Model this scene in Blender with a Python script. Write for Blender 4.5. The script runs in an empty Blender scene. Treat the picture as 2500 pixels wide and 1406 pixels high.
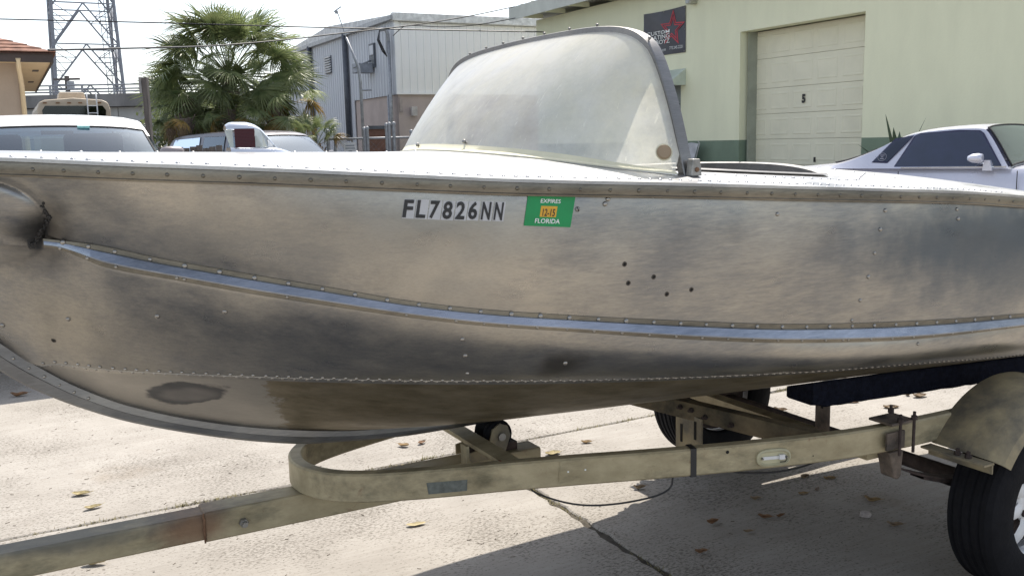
import bpy, bmesh, math, random
import numpy as np
from mathutils import Vector, Matrix
from mathutils.bvhtree import BVHTree
random.seed(7)
sc = bpy.context.scene
C = sc.collection
R = math.radians

# ------------------------------------------------------------------ camera, sky, sun, exposure
FPX, EYE, ROLL = 2300.0, 1.42, 0.024          # focal length in photo pixels, eye height, roll
PITCH = math.atan(356 / FPX)
cF = np.array([0, math.cos(PITCH), -math.sin(PITCH)])
cU0 = np.array([0, math.sin(PITCH), math.cos(PITCH)])
cR = math.cos(ROLL) * np.array([1., 0, 0]) - math.sin(ROLL) * cU0
cU = math.sin(ROLL) * np.array([1., 0, 0]) + math.cos(ROLL) * cU0
cO = np.array([0, 0, EYE])
cam = bpy.data.objects.new('camera', bpy.data.cameras.new('camera')); C.objects.link(cam)
m = Matrix.Identity(4)
for i in range(3):
    m[i][0] = cR[i]; m[i][1] = cU[i]; m[i][2] = -cF[i]; m[i][3] = cO[i]
cam.matrix_world = m
cam.data.sensor_width = 36; cam.data.lens = 36 * FPX / 2500
cam.data.clip_start = 0.05; cam.data.clip_end = 3000
sc.camera = cam

SUN_AZ, SUN_EL = math.atan2(0.20, 0.98), R(58)      # azimuth measured from +Y towards +X
world = bpy.data.worlds.new('World'); sc.world = world; world.use_nodes = True
wn = world.node_tree.nodes; wn.clear()
sky = wn.new('ShaderNodeTexSky'); sky.sky_type = 'NISHITA'; sky.sun_disc = False
sky.sun_elevation = SUN_EL; sky.sun_rotation = SUN_AZ
sky.air_density = 1.0; sky.dust_density = 1.2; sky.ozone_density = 1.0; sky.altitude = 0
bg = wn.new('ShaderNodeBackground'); bg.inputs[1].default_value = 0.14
wo = wn.new('ShaderNodeOutputWorld')
hz = wn.new('ShaderNodeHueSaturation'); hz.inputs['Saturation'].default_value = .5      # milky, hazy sky
world.node_tree.links.new(sky.outputs[0], hz.inputs['Color']); world.node_tree.links.new(hz.outputs[0], bg.inputs[0]); world.node_tree.links.new(bg.outputs[0], wo.inputs[0])
sun = bpy.data.objects.new('sun', bpy.data.lights.new('sun', 'SUN')); C.objects.link(sun)
sun.data.energy = 3.8; sun.data.angle = R(0.53); sun.data.color = (1.0, 0.93, 0.83)
sd = Vector((math.sin(SUN_AZ) * math.cos(SUN_EL), math.cos(SUN_AZ) * math.cos(SUN_EL), math.sin(SUN_EL)))
sun.rotation_euler = sd.to_track_quat('Z', 'Y').to_euler()
sc.view_settings.view_transform = 'Standard'; sc.view_settings.look = 'None'
sc.view_settings.exposure = 0.8; sc.view_settings.gamma = 1.0
sc.view_settings.use_curve_mapping = False

# ------------------------------------------------------------------ pixel helpers (photo pixels 2500x1406)
def ray(x, y): return cF + cR * (x - 1250) / FPX - cU * (y - 703) / FPX
def at_z(x, y, z=0.0):
    d = ray(x, y); return cO + d * ((z - EYE) / d[2])
def at_y(x, y, Y):
    d = ray(x, y); return cO + d * (Y / d[1])
def on_plane(x, y, P, n):
    d = ray(x, y); return cO + d * (((np.array(P) - cO) @ n) / (d @ n))
TH = R(28)                                    # the yard's grid: v runs right and away, u runs left and away
v2 = np.array([math.cos(TH), math.sin(TH)]); u2 = np.array([-math.sin(TH), math.cos(TH)])

# ------------------------------------------------------------------ materials
MATS = {}
def nt(name):
    m = bpy.data.materials.new(name); m.use_nodes = True
    n = m.node_tree.nodes; n.clear()
    out = n.new('ShaderNodeOutputMaterial'); b = n.new('ShaderNodeBsdfPrincipled')
    m.node_tree.links.new(b.outputs[0], out.inputs[0])
    MATS[name] = m
    return m, n, m.node_tree.links, b, out
def rgb(c): return (c[0], c[1], c[2], 1)
def ramp(n, l, src, p0, c0, p1, c1):
    r = n.new('ShaderNodeValToRGB'); e = r.color_ramp.elements
    e[0].position = p0; e[0].color = rgb(c0); e[1].position = p1; e[1].color = rgb(c1)
    l.new(src, r.inputs[0]); return r.outputs[0]
def noise(n, l, vec, scale, detail=4, rough=.55, stretch=None):
    t = n.new('ShaderNodeTexNoise'); t.inputs['Scale'].default_value = scale
    t.inputs['Detail'].default_value = detail; t.inputs['Roughness'].default_value = rough
    if stretch:
        mp = n.new('ShaderNodeMapping'); mp.inputs['Scale'].default_value = stretch
        l.new(vec, mp.inputs[0]); vec = mp.outputs[0]
    l.new(vec, t.inputs['Vector']); return t.outputs['Fac']
def mixc(n, l, fac, a, b, mode='MIX'):
    x = n.new('ShaderNodeMix'); x.data_type = 'RGBA'; x.blend_type = mode
    if isinstance(fac, (int, float)): x.inputs[0].default_value = fac
    else: l.new(fac, x.inputs[0])
    for i, s in ((6, a), (7, b)):
        if isinstance(s, (tuple, list)): x.inputs[i].default_value = rgb(s)
        else: l.new(s, x.inputs[i])
    return x.outputs[2]
def math_n(n, l, op, a, b=None):
    x = n.new('ShaderNodeMath'); x.operation = op
    for i, s in enumerate((a, b)):
        if s is None: continue
        if isinstance(s, (int, float)): x.inputs[i].default_value = s
        else: l.new(s, x.inputs[i])
    return x.outputs[0]
def bump(n, l, b, h, strength, dist=.01):
    x = n.new('ShaderNodeBump'); x.inputs['Strength'].default_value = strength; x.inputs['Distance'].default_value = dist
    l.new(h, x.inputs['Height']); l.new(x.outputs[0], b.inputs['Normal'])
def coords(n, kind='Object'):
    return n.new('ShaderNodeTexCoord').outputs[kind]
def M(name, col, rough=.6, metal=0., var=.2, scale=6., bmp=0., bscale=60., col2=None, lo=.35, hi=.65, spec=.5, stretch=None, world=False):
    """plain procedural paint: two noise-mixed tones, roughness wobble, optional fine relief"""
    if name in MATS: return MATS[name]
    m, n, l, b, o = nt(name)
    if world: vec = n.new('ShaderNodeNewGeometry').outputs['Position']
    else: vec = coords(n)
    f = noise(n, l, vec, scale, 5, .6, stretch)
    c0 = tuple(x * (1 - var) for x in col); c1 = col2 if col2 else tuple(min(1, x * (1 + var)) for x in col)
    l.new(ramp(n, l, f, lo, c0, hi, c1), b.inputs['Base Color'])
    b.inputs['Metallic'].default_value = metal
    f2 = noise(n, l, vec, scale * 3.1, 3)
    rr = n.new('ShaderNodeMapRange'); rr.inputs[3].default_value = max(.02, rough - .1); rr.inputs[4].default_value = min(1, rough + .1)
    l.new(f2, rr.inputs[0]); l.new(rr.outputs[0], b.inputs['Roughness'])
    b.inputs['Specular IOR Level'].default_value = spec
    if bmp: bump(n, l, b, noise(n, l, vec, bscale, 4), bmp)
    return m

def metal_mat(name, tone_a, tone_b, rough, masks=None, stain=None, stretch=(1.2, 5, 9)):
    """worn bare aluminium: brushed streaks, cloudy oxide, faint oil-canning"""
    m, n, l, b, o = nt(name)
    vec = coords(n)
    big = noise(n, l, vec, 1.9, 3, .5, (1, 1.3, 1.7))
    mid = noise(n, l, vec, 5.5, 5, .65, (1, 2, 2.2))
    streak = noise(n, l, vec, 16, 6, .7, stretch)
    s = math_n(n, l, 'ADD', math_n(n, l, 'MULTIPLY', big, .5), math_n(n, l, 'ADD', math_n(n, l, 'MULTIPLY', mid, .25), math_n(n, l, 'MULTIPLY', streak, .25)))
    col = ramp(n, l, s, .42, tone_a, .58, tone_b)
    fine = noise(n, l, vec, 60, 4, .7, (.6, 6, 10))
    col = mixc(n, l, .35, col, ramp(n, l, fine, .3, (.45, .44, .42), .7, (1, 1, 1)), 'MULTIPLY')
    buff = noise(n, l, vec, 4.2, 2, .4, (1, 1.6, 2.2))         # buffed patches with a fairly crisp edge
    col = mixc(n, l, .55, col, ramp(n, l, buff, .47, (.86, .87, .88), .53, (1.04, 1.03, 1.0)), 'MULTIPLY')
    lines = noise(n, l, vec, 3.0, 6, .8, (.5, 1, 55))
    col = mixc(n, l, .5, col, ramp(n, l, lines, .70, (1, 1, 1), .73, (.55, .53, .5)), 'MULTIPLY')
    if masks: col = masks(n, l, vec, col)
    l.new(col, b.inputs['Base Color']); b.inputs['Metallic'].default_value = .93
    rr = n.new('ShaderNodeMapRange'); rr.inputs[1].default_value = .3; rr.inputs[2].default_value = .7
    rr.inputs[3].default_value = rough - .07; rr.inputs[4].default_value = rough + .14
    l.new(mid, rr.inputs[0]); l.new(rr.outputs[0], b.inputs['Roughness'])
    h = math_n(n, l, 'ADD', math_n(n, l, 'MULTIPLY', noise(n, l, vec, 3.2, 2), 1.0), math_n(n, l, 'MULTIPLY', fine, .012))
    bump(n, l, b, h, .22, .02)
    return m
def ellipse_mask(n, l, vec, s, z, rs, rz, soft=.3, wob=.25):
    sp = n.new('ShaderNodeSeparateXYZ'); l.new(vec, sp.inputs[0])
    a = math_n(n, l, 'DIVIDE', math_n(n, l, 'SUBTRACT', sp.outputs[0], s), rs)
    c = math_n(n, l, 'DIVIDE', math_n(n, l, 'SUBTRACT', sp.outputs[2], z), rz)
    d = math_n(n, l, 'SQRT', math_n(n, l, 'ADD', math_n(n, l, 'MULTIPLY', a, a), math_n(n, l, 'MULTIPLY', c, c)))
    nz = noise(n, l, vec, 14, 4)
    d = math_n(n, l, 'ADD', d, math_n(n, l, 'MULTIPLY', math_n(n, l, 'SUBTRACT', nz, .5), wob * 4))
    r = n.new('ShaderNodeMapRange'); r.interpolation_type = 'SMOOTHSTEP'
    r.inputs[1].default_value = 1 + soft; r.inputs[2].default_value = 1 - soft; r.inputs[3].default_value = 0; r.inputs[4].default_value = 1
    l.new(d, r.inputs[0]); return r.outputs[0]

def side_masks(n, l, vec, col):
    # grey and blue-grey reflections put into the colour; soot halo round the bow weld
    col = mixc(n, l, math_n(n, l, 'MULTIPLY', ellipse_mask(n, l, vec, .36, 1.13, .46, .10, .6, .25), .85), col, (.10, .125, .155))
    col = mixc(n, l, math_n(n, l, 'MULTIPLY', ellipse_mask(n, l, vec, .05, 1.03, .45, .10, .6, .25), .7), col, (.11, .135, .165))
    col = mixc(n, l, math_n(n, l, 'MULTIPLY', ellipse_mask(n, l, vec, 2.3, 1.02, .42, .09, .8, .4), .25), col, (.14, .14, .14))
    col = mixc(n, l, math_n(n, l, 'MULTIPLY', ellipse_mask(n, l, vec, 2.15, 1.24, .38, .08, .8, .35), .45), col, (.19, .195, .195))
    col = mixc(n, l, math_n(n, l, 'MULTIPLY', ellipse_mask(n, l, vec, 2.665, 1.275, .035, .045, .9, .3), .85), col, (.03, .028, .025))
    col = mixc(n, l, math_n(n, l, 'MULTIPLY', ellipse_mask(n, l, vec, 2.69, 1.24, .07, .05, .9, .4), .5), col, (.06, .055, .05))
    col = mixc(n, l, math_n(n, l, 'MULTIPLY', ellipse_mask(n, l, vec, 1.655, .915, .045, .028, .8, .4), .75), col, (.09, .08, .065))
    return col
def bottom_masks(n, l, vec, col):
    sp = n.new('ShaderNodeSeparateXYZ'); l.new(vec, sp.inputs[0])
    e = math_n(n, l, 'ADD', sp.outputs[0], math_n(n, l, 'MULTIPLY', math_n(n, l, 'SUBTRACT', noise(n, l, vec, 12, 6, .7), .5), .16))
    e = math_n(n, l, 'ADD', e, math_n(n, l, 'MULTIPLY', sp.outputs[2], -.55))
    r = n.new('ShaderNodeMapRange'); r.inputs[1].default_value = 1.75; r.inputs[2].default_value = 1.764
    l.new(e, r.inputs[0])
    olive = ramp(n, l, noise(n, l, vec, 9, 6, .7, (1, 2, 2)), .35, (.175, .145, .09), .7, (.34, .29, .205))
    col = mixc(n, l, r.outputs[0], olive, mixc(n, l, .45, col, (.46, .44, .41)))
    a = ellipse_mask(n, l, vec, 2.40, .853, .085, .040, .10, .24)
    i = ellipse_mask(n, l, vec, 2.392, .847, .056, .024, .35, .13)
    col = mixc(n, l, math_n(n, l, 'MULTIPLY', a, .92), col, (.06, .065, .075))
    col = mixc(n, l, math_n(n, l, 'MULTIPLY', i, .4), col, (.36, .34, .32))
    return col
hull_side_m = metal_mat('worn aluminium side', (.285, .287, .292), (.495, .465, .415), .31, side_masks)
hull_bot_m = metal_mat('stained aluminium bottom', (.28, .27, .25), (.46, .43, .38), .46, bottom_masks)
deck_m = metal_mat('bright aluminium deck', (.42, .425, .44), (.58, .58, .58), .33)
trim_m = metal_mat('dull aluminium trim', (.15, .14, .12), (.30, .27, .22), .36)
rail_m = metal_mat('polished aluminium spray rail', (.24, .27, .32), (.45, .48, .54), .28)
keel_m = metal_mat('grey aluminium keel', (.22, .225, .235), (.36, .365, .37), .40)
frame_m = metal_mat('dull grey frame', (.25, .245, .24), (.38, .37, .36), .46)
rivet_m = metal_mat('rivet aluminium', (.36, .34, .31), (.55, .52, .48), .3)
chrome_m = M('chrome', (.85, .86, .88), .08, 1, .05)
steel_m = M('zinc steel', (.33, .32, .30), .5, .8, .3, 20)
rust_m = M('rusty steel', (.16, .075, .04), .85, .1, .4, 25, .4, 120, col2=(.25, .14, .08))
darkrust_m = M('dark rusty steel', (.05, .035, .03), .85, .1, .4, 25, .4, 120)

def trailer_mat():
    m, n, l, b, o = nt('weathered tan trailer paint'); vec = coords(n)
    base = ramp(n, l, noise(n, l, vec, 7, 6, .65, (1, 2, 2)), .3, (.30, .25, .15), .7, (.50, .43, .28))
    dirt = ramp(n, l, noise(n, l, vec, 4, 6, .7, (1, 3, 3)), .5, (1, 1, 1), .72, (.42, .44, .44))
    col = mixc(n, l, 1.0, base, dirt, 'MULTIPLY')
    rs = ramp(n, l, noise(n, l, vec, 16, 6, .75), .60, (0, 0, 0), .70, (1, 1, 1))
    col = mixc(n, l, math_n(n, l, 'MULTIPLY', rs, .7), col, (.20, .11, .06))
    col = mixc(n, l, math_n(n, l, 'MULTIPLY', ellipse_mask(n, l, vec, 2.395, .47, .075, .06, .6, .35), .75), col, (.20, .10, .055))
    col = mixc(n, l, math_n(n, l, 'MULTIPLY', ellipse_mask(n, l, vec, 2.75, .5, .35, .03, .7, .45), .75), col, (.09, .095, .09))
    l.new(col, b.inputs['Base Color']); b.inputs['Roughness'].default_value = .62; b.inputs['Metallic'].default_value = .15
    bump(n, l, b, noise(n, l, vec, 110, 4), .25, .003)
    return m
trailer_m = trailer_mat()
grimy_m = M('grimy rust-stained paint', (.10, .085, .055), .8, .1, .45, 9, .3, 90, col2=(.22, .17, .10))
hanger_m = M('rusty grey casting', (.11, .09, .075), .8, .2, .4, 18, .4, 110, col2=(.20, .155, .12))
fender_m = M('weathered galvanised fender', (.23, .205, .155), .6, .15, .4, 7, .2, 80, col2=(.42, .345, .20))
rubber_m = M('tyre rubber', (.009, .009, .011), .85, 0, .25, 12, .3, 90, spec=.2)
carpet_m = M('navy carpet', (.012, .014, .025), 1, 0, .3, 60, .8, 300, spec=.1)
white_m = M('chalky white paint', (.72, .72, .72), .45, 0, .12, 8)
black_m = M('black plastic', (.02, .02, .022), .5, 0, .2)
letter_m = M('faded black print', (.025, .024, .024), .55, 0, .3, 40)
plate_m = M('letter backing', (.50, .50, .51), .5, 0, .10, 30)
green_m = M('decal green', (.005, .26, .075), .4, 0, .06, 30)
gold_m = M('decal gold', (.66, .36, .03), .45, 0, .1, 30)
whiteprint_m = M('white print', (.80, .82, .80), .5, 0, .05, 30)
hole_m = M('dark hole', (.012, .011, .01), .9, 0, .2)
leafdry = [M('dry leaf %d' % i, c, .7, 0, .3, 25, .3, 60) for i, c in enumerate(((.34, .23, .11), (.24, .13, .065), (.40, .33, .17), (.30, .22, .14)))]

def concrete_mat():
    m, n, l, b, o = nt('concrete'); vec = n.new('ShaderNodeNewGeometry').outputs['Position']
    big = noise(n, l, vec, .55, 5, .6)
    mid = noise(n, l, vec, 3.0, 6, .7)
    brush = noise(n, l, vec, 9, 5, .65, (1, 1, 1))
    c = ramp(n, l, big, .3, (.325, .303, .272), .72, (.425, .40, .365))
    c = mixc(n, l, .8, c, ramp(n, l, mid, .3, (.78, .77, .76), .65, (1.0, 1.0, 1.0)), 'MULTIPLY')
    mp = n.new('ShaderNodeMapping'); mp.inputs['Rotation'].default_value = (0, 0, TH); mp.vector_type = 'TEXTURE'
    l.new(vec, mp.inputs[0])
    sw = noise(n, l, mp.outputs[0], 7, 6, .75, (.35, 6, 1))
    c = mixc(n, l, .6, c, ramp(n, l, sw, .35, (.80, .78, .76), .6, (1, 1, 1)), 'MULTIPLY')
    sp = noise(n, l, mp.outputs[0], 95, 4, .7, (.7, 1.2, 1))
    patch = noise(n, l, vec, 1.3, 4, .6)
    thr = math_n(n, l, 'ADD', sp, math_n(n, l, 'MULTIPLY', math_n(n, l, 'SUBTRACT', patch, .5), .55))
    c = mixc(n, l, .7, c, ramp(n, l, thr, .37, (.30, .28, .25), .47, (1, 1, 1)), 'MULTIPLY')
    st = noise(n, l, vec, .9, 5, .7)
    c = mixc(n, l, .6, c, ramp(n, l, st, .60, (1, 1, 1), .76, (.72, .62, .50)), 'MULTIPLY')
    l.new(c, b.inputs['Base Color']); b.inputs['Roughness'].default_value = .88; b.inputs['Specular IOR Level'].default_value = .25
    h = math_n(n, l, 'ADD', math_n(n, l, 'MULTIPLY', sp, .7), math_n(n, l, 'MULTIPLY', brush, .4))
    bump(n, l, b, h, .5, .004)
    return m
concrete_m = concrete_mat()
asphalt_m = M('asphalt', (.075, .074, .072), .9, 0, .3, 3, .5, 120, world=True, col2=(.13, .125, .12))
dirt_m = M('joint dirt', (.07, .06, .045), .95, 0, .4, 30, .5, 200, world=True)
grass_m = M('joint weeds', (.20, .175, .085), .8, 0, .4, 20)
stucco_m = M('pale green stucco', (.78, .79, .585), .9, 0, .03, 1.1, .35, 26, spec=.2, stretch=(2.2, 2.2, .6))
dado_m = M('sage green dado', (.19, .25, .185), .85, 0, .08, 2, .35, 26, spec=.2)
door_m = M('cream door paint', (.76, .74, .58), .6, 0, .04, 2)
trimgreen_m = M('grey green trim', (.33, .35, .29), .7, 0, .12, 3)
pipe_m = M('galvanised pipe', (.34, .35, .37), .5, .4, .2, 8)
darkpipe_m = M('dark downspout', (.10, .11, .13), .5, .2, .2, 8)

# ------------------------------------------------------------------ mesh helpers
class MB:
    def __init__(s): s.v = []; s.f = []
    def add(s, vs, fs):
        k = len(s.v); s.v += [tuple(map(float, p)) for p in vs]; s.f += [tuple(i + k for i in f) for f in fs]; return s
    def box(s, c, d, rot=None):
        hx, hy, hz = d[0] / 2, d[1] / 2, d[2] / 2
        vs = [Vector((x, y, z)) for x in (-hx, hx) for y in (-hy, hy) for z in (-hz, hz)]
        if rot is not None: vs = [rot @ p for p in vs]
        vs = [p + Vector(c) for p in vs]
        return s.add(vs, [(0, 1, 3, 2), (4, 6, 7, 5), (0, 4, 5, 1), (2, 3, 7, 6), (0, 2, 6, 4), (1, 5, 7, 3)])
    def bar(s, a, b, w, h=None, up=(0, 0, 1)):
        h = h or w; a = Vector(a); b = Vector(b); d = (b - a); L = d.length; d.normalize()
        upv = Vector(up)
        if abs(d.dot(upv)) > .98: upv = Vector((1, 0, 0))
        y = upv.cross(d).normalized(); z = d.cross(y)
        m = Matrix((d, y, z)).transposed()
        return s.box((a + b) / 2, (L, w, h), m)
    def tube(s, path, r, n=8, cap=True):
        P = [Vector(p) for p in path]; k0 = len(s.v); N = len(P)
        rs = r if isinstance(r, (list, tuple)) else [r] * N
        prev = None; vs = []
        for i in range(N):
            t = (P[min(i + 1, N - 1)] - P[max(i - 1, 0)]).normalized()
            if prev is None:
                a = Vector((0, 0, 1)) if abs(t.z) < .9 else Vector((1, 0, 0))
                x = t.cross(a).normalized()
            else:
                x = (prev - t * prev.dot(t)).normalized()
            prev = x; y = t.cross(x)
            for j in range(n):
                an = 2 * math.pi * j / n
                vs.append(P[i] + (x * math.cos(an) + y * math.sin(an)) * rs[i])
        fs = []
        for i in range(N - 1):
            for j in range(n):
                j2 = (j + 1) % n
                fs.append((i * n + j, i * n + j2, (i + 1) * n + j2, (i + 1) * n + j))
        if cap: fs += [tuple(range(n))[::-1], tuple((N - 1) * n + j for j in range(n))]
        return s.add(vs, fs)
    def lathe(s, prof, n=24, mat=None, closed=False):
        """prof: (r, h) pairs about the local z axis"""
        vs = []; k = len(prof)
        for j in range(n):
            a = 2 * math.pi * j / n
            for r_, h in prof:
                p = Vector((r_ * math.cos(a), r_ * math.sin(a), h)); vs.append(mat @ p if mat else p)
        fs = []
        for j in range(n):
            j2 = (j + 1) % n
            for i in range(k if closed else k - 1):
                i2 = (i + 1) % k
                fs.append((j * k + i, j2 * k + i, j2 * k + i2, j * k + i2))
        return s.add(vs, fs)
    def prism(s, outline, d0, d1, fn):
        """outline of (a,b); fn(a,b,d) gives the point"""
        n = len(outline)
        vs = [fn(a, b, d0) for a, b in outline] + [fn(a, b, d1) for a, b in outline]
        fs = [tuple(range(n))[::-1], tuple(range(n, 2 * n))] + [(i, (i + 1) % n, n + (i + 1) % n, n + i) for i in range(n)]
        return s.add(vs, fs)
    def grid(s, rows, closed=False):
        nr, nc = len(rows), len(rows[0])
        vs = [p for r_ in rows for p in r_]; fs = []
        for i in range(nr - 1):
            for j in range(nc if closed else nc - 1):
                j2 = (j + 1) % nc
                fs.append((i * nc + j, i * nc + j2, (i + 1) * nc + j2, (i + 1) * nc + j))
        return s.add(vs, fs)
    def mesh(s, name, smooth=False, merge=False, fixn=True):
        me = bpy.data.meshes.new(name); me.from_pydata(s.v, [], s.f)
        if fixn or merge:
            bm = bmesh.new(); bm.from_mesh(me)
            if merge: bmesh.ops.remove_doubles(bm, verts=bm.verts, dist=1e-5)
            bmesh.ops.recalc_face_normals(bm, faces=bm.faces)
            bm.to_mesh(me); bm.free()
        me.validate()
        if smooth:
            me.polygons.foreach_set('use_smooth', [True] * len(me.polygons))
            if smooth is not True: me.set_sharp_from_angle(angle=R(smooth))
        return me
    def build(s, name, mat, parent=None, smooth=False, merge=False, bevel=0, fixn=True):
        me = s.mesh(name, smooth, merge, fixn); me.materials.append(mat)
        o = bpy.data.objects.new(name, me); C.objects.link(o)
        if parent is not None: o.parent = parent
        if bevel:
            b = o.modifiers.new('bevel', 'BEVEL'); b.width = bevel; b.segments = 2; b.limit_method = 'ANGLE'
        return o
def empty(name, label, cat, loc=(0, 0, 0), rz=0., group=None):
    o = bpy.data.objects.new(name, None); C.objects.link(o); o.empty_display_size = .1
    o.location = loc; o.rotation_euler = (0, 0, rz)
    return tag(o, label, cat, group)
def tag(o, label=None, cat=None, group=None, kind=None):
    if label: o['label'] = label
    if cat: o['category'] = cat
    if group: o['group'] = group
    if kind: o['kind'] = kind
    return o
def inst(me, name, parent=None, mat4=None):
    o = bpy.data.objects.new(name, me); C.objects.link(o)
    if parent is not None: o.parent = parent
    if mat4 is not None: o.matrix_basis = mat4 @ Matrix.Scale(random.uniform(.84, 1.12), 4) if name == 'rivet' else mat4
    return o
def text_mesh(txt, bold=0.0):
    """flat glyph triangles, height normalised to 1 (cap height), x starting at 0"""
    cu = bpy.data.curves.new('t', 'FONT'); cu.body = txt; cu.size = 1; cu.offset = bold; cu.resolution_u = 3
    o = bpy.data.objects.new('t', cu); C.objects.link(o)
    dg = bpy.context.evaluated_depsgraph_get(); me = bpy.data.meshes.new_from_object(o.evaluated_get(dg))
    v = np.array([p.co[:2] for p in me.vertices]); f = [tuple(p.vertices) for p in me.polygons]
    bpy.data.objects.remove(o); bpy.data.meshes.remove(me); bpy.data.curves.remove(cu)
    v = (v - v.min(0)) / (v.max(0) - v.min(0)).clip(1e-6)
    return v, f
def spline(xs, ys):
    xs = np.array(xs, float); ys = np.array(ys, float); i = np.argsort(xs); xs, ys = xs[i], ys[i]
    n = len(xs); h = np.diff(xs); d = np.diff(ys) / h; mm = np.zeros(n)
    mm[0], mm[-1] = d[0], d[-1]
    for k in range(1, n - 1):
        mm[k] = 0 if d[k - 1] * d[k] <= 0 else (h[k - 1] + h[k]) / (h[k - 1] / d[k - 1] + h[k] / d[k]) if True else 0
    def f(x):
        x = float(x)
        if x <= xs[0]: return ys[0] + mm[0] * (x - xs[0]) * 0.5
        if x >= xs[-1]: return ys[-1]
        k = int(np.searchsorted(xs, x)) - 1; k = max(0, min(n - 2, k)); t = (x - xs[k]) / h[k]
        return ((2 * t**3 - 3 * t**2 + 1) * ys[k] + (t**3 - 2 * t**2 + t) * h[k] * mm[k] + (-2 * t**3 + 3 * t**2) * ys[k + 1] + (t**3 - t**2) * h[k] * mm[k + 1])
    return f
def sstep(a, b, x):
    t = min(1, max(0, (x - a) / (b - a))); return t * t * (3 - 2 * t)
# ------------------------------------------------------------------ the setting: ground sheet and concrete slabs
J0 = np.array([.081, 3.695]) + .62 * u2                # where the weedy joint meets the cracked joint
def yard(a, b): q = J0 + v2 * a + u2 * b; return (q[0], q[1])      # yard grid to world
def gz(x, y):                                          # the yard rises gently towards the green building
    a = (np.array([x, y]) - J0) @ v2
    return min(.25, .03 * max(0., a - 2.2))
g = MB(); N = 60
def warp(t): return math.copysign(abs(t) ** 3 * 900 + abs(t) * 30, t)
g.grid([[(warp(i / N * 2 - 1), warp(j / N * 2 - 1) + 20, gz(warp(i / N * 2 - 1), warp(j / N * 2 - 1) + 20) - .045) for i in range(N + 1)] for j in range(N + 1)])
ground = g.build('ground', asphalt_m); ground['kind'] = 'structure'
rows = [-12.2, -9.15, -6.1, -3.05, 0, 3.05, 6.1, 9.15, 12.2]
for ri in range(len(rows) - 1):
    b0, b1 = rows[ri] + .006, rows[ri + 1] - .006
    cols = [-8.2, -3.7, 0, 3.6, 7.2, 10.8] if ri <= 3 else [-8.4, -4.1, -.2 + 1.9 * 2.2, 8.3, 11.2]
    for ci in range(len(cols) - 1):
        a0, a1 = cols[ci] + .006, cols[ci + 1] - .006
        rnd = random.Random(ri * 31 + ci)
        def jag(a, on): return a + ((rnd.random() - .5) * .02 if on else 0)
        jl, jr = (ri == 3 and ci == 2), (ri == 3 and ci == 1)
        n = 60 if (jl or jr) else 6
        nb = 40
        ol = [(a0 + (a1 - a0) * k / nb, b0) for k in range(nb)] + [(jag(a1 - (.006 if jr else 0), jr and 0 < k), b0 + (b1 - b0) * k / n) for k in range(n)]
        ol += [(a1 + (a0 - a1) * k / nb, b1 + (rnd.random() - .5) * (.010 if ri in (3, 4) else .004)) for k in range(nb)] + [(jag(a0 + (.006 if jl else 0), jl and 0 < k), b1 + (b0 - b1) * k / n) for k in range(n)]
        s = MB(); ca, cb = (a0 + a1) / 2, (b0 + b1) / 2
        k = len(ol)
        def top(a, b, dz):
            x, y = yard(a, b); return (x, y, gz(x, y) + dz)
        vs = [top(a, b, -.04) for a, b in ol] + [top(a, b, -.005) for a, b in ol] + [top(ca + (a - ca) * (1 - .006 / (a1 - a0) * 2), cb + (b - cb) * (1 - .006 / (b1 - b0) * 2), 0) for a, b in ol]
        fs = [(i, (i + 1) % k, k + (i + 1) % k, k + i) for i in range(k)] + [(k + i, k + (i + 1) % k, 2 * k + (i + 1) % k, 2 * k + i) for i in range(k)] + [tuple(range(2 * k, 3 * k))]
        s.add(vs, fs); s.build('concrete_slab', concrete_m, ground)
# dirt packed in the joints
jd = MB()
for a0, a1, b0, b1, z in ((-8, 10, -.02, .02, -.006), (-.03, .03, -3.05, -.02, -.008), (-8, 10, -3.07, -3.03, -.008), (-8, 10, 3.03, 3.07, -.008)):
    k = 90; long_a = (a1 - a0) > (b1 - b0); rws = []
    for i in range(k + 1):
        t = i / k
        p, q = (yard(a0 + (a1 - a0) * t, b0), yard(a0 + (a1 - a0) * t, b1)) if long_a else (yard(a0, b0 + (b1 - b0) * t), yard(a1, b0 + (b1 - b0) * t))
        dz = z + random.uniform(-.002, .004)
        rws.append([(p[0], p[1], gz(*p) + dz), (q[0], q[1], gz(*q) + dz)])
    jd.grid(rws)
o = jd.build('joint_dirt', dirt_m, ground); o['kind'] = 'stuff'
w = MB(); rnd = random.Random(4)
for i in range(3800):                                    # dry weeds growing out of the long joint
    if i < 3000:
        a = rnd.uniform(-4.5, 2.6); dens = .5 + .5 * math.sin(a * 4.1) * math.sin(a * 9.7 + 1) + .25 * math.sin(a * 23)
        if rnd.random() > max(.12, dens): continue
        b = rnd.gauss(0, .009)
        hgt = rnd.uniform(.004, .011) * (.6 + max(0, dens))
    else:
        a = rnd.gauss(0, .008); b = -.02 - abs(rnd.gauss(0, 1.0)); hgt = rnd.uniform(.003, .010)
        if rnd.random() > .45 + .5 * math.sin(b * 7): continue
    x, y = yard(a, b); an = rnd.uniform(0, 6.28); dx, dy = math.cos(an) * hgt * 1.3, math.sin(an) * hgt * 1.3
    px, py = -math.sin(an) * .0025, math.cos(an) * .0025
    w.add([(x - px, y - py, -.004), (x + px, y + py, -.004), (x + dx, y + dy, hgt - .002)], [(0, 1, 2)])
o = w.build('joint_weeds', grass_m, None, fixn=False); tag(o, 'dry weeds growing along the concrete joint', 'weeds', kind='stuff')
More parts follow.
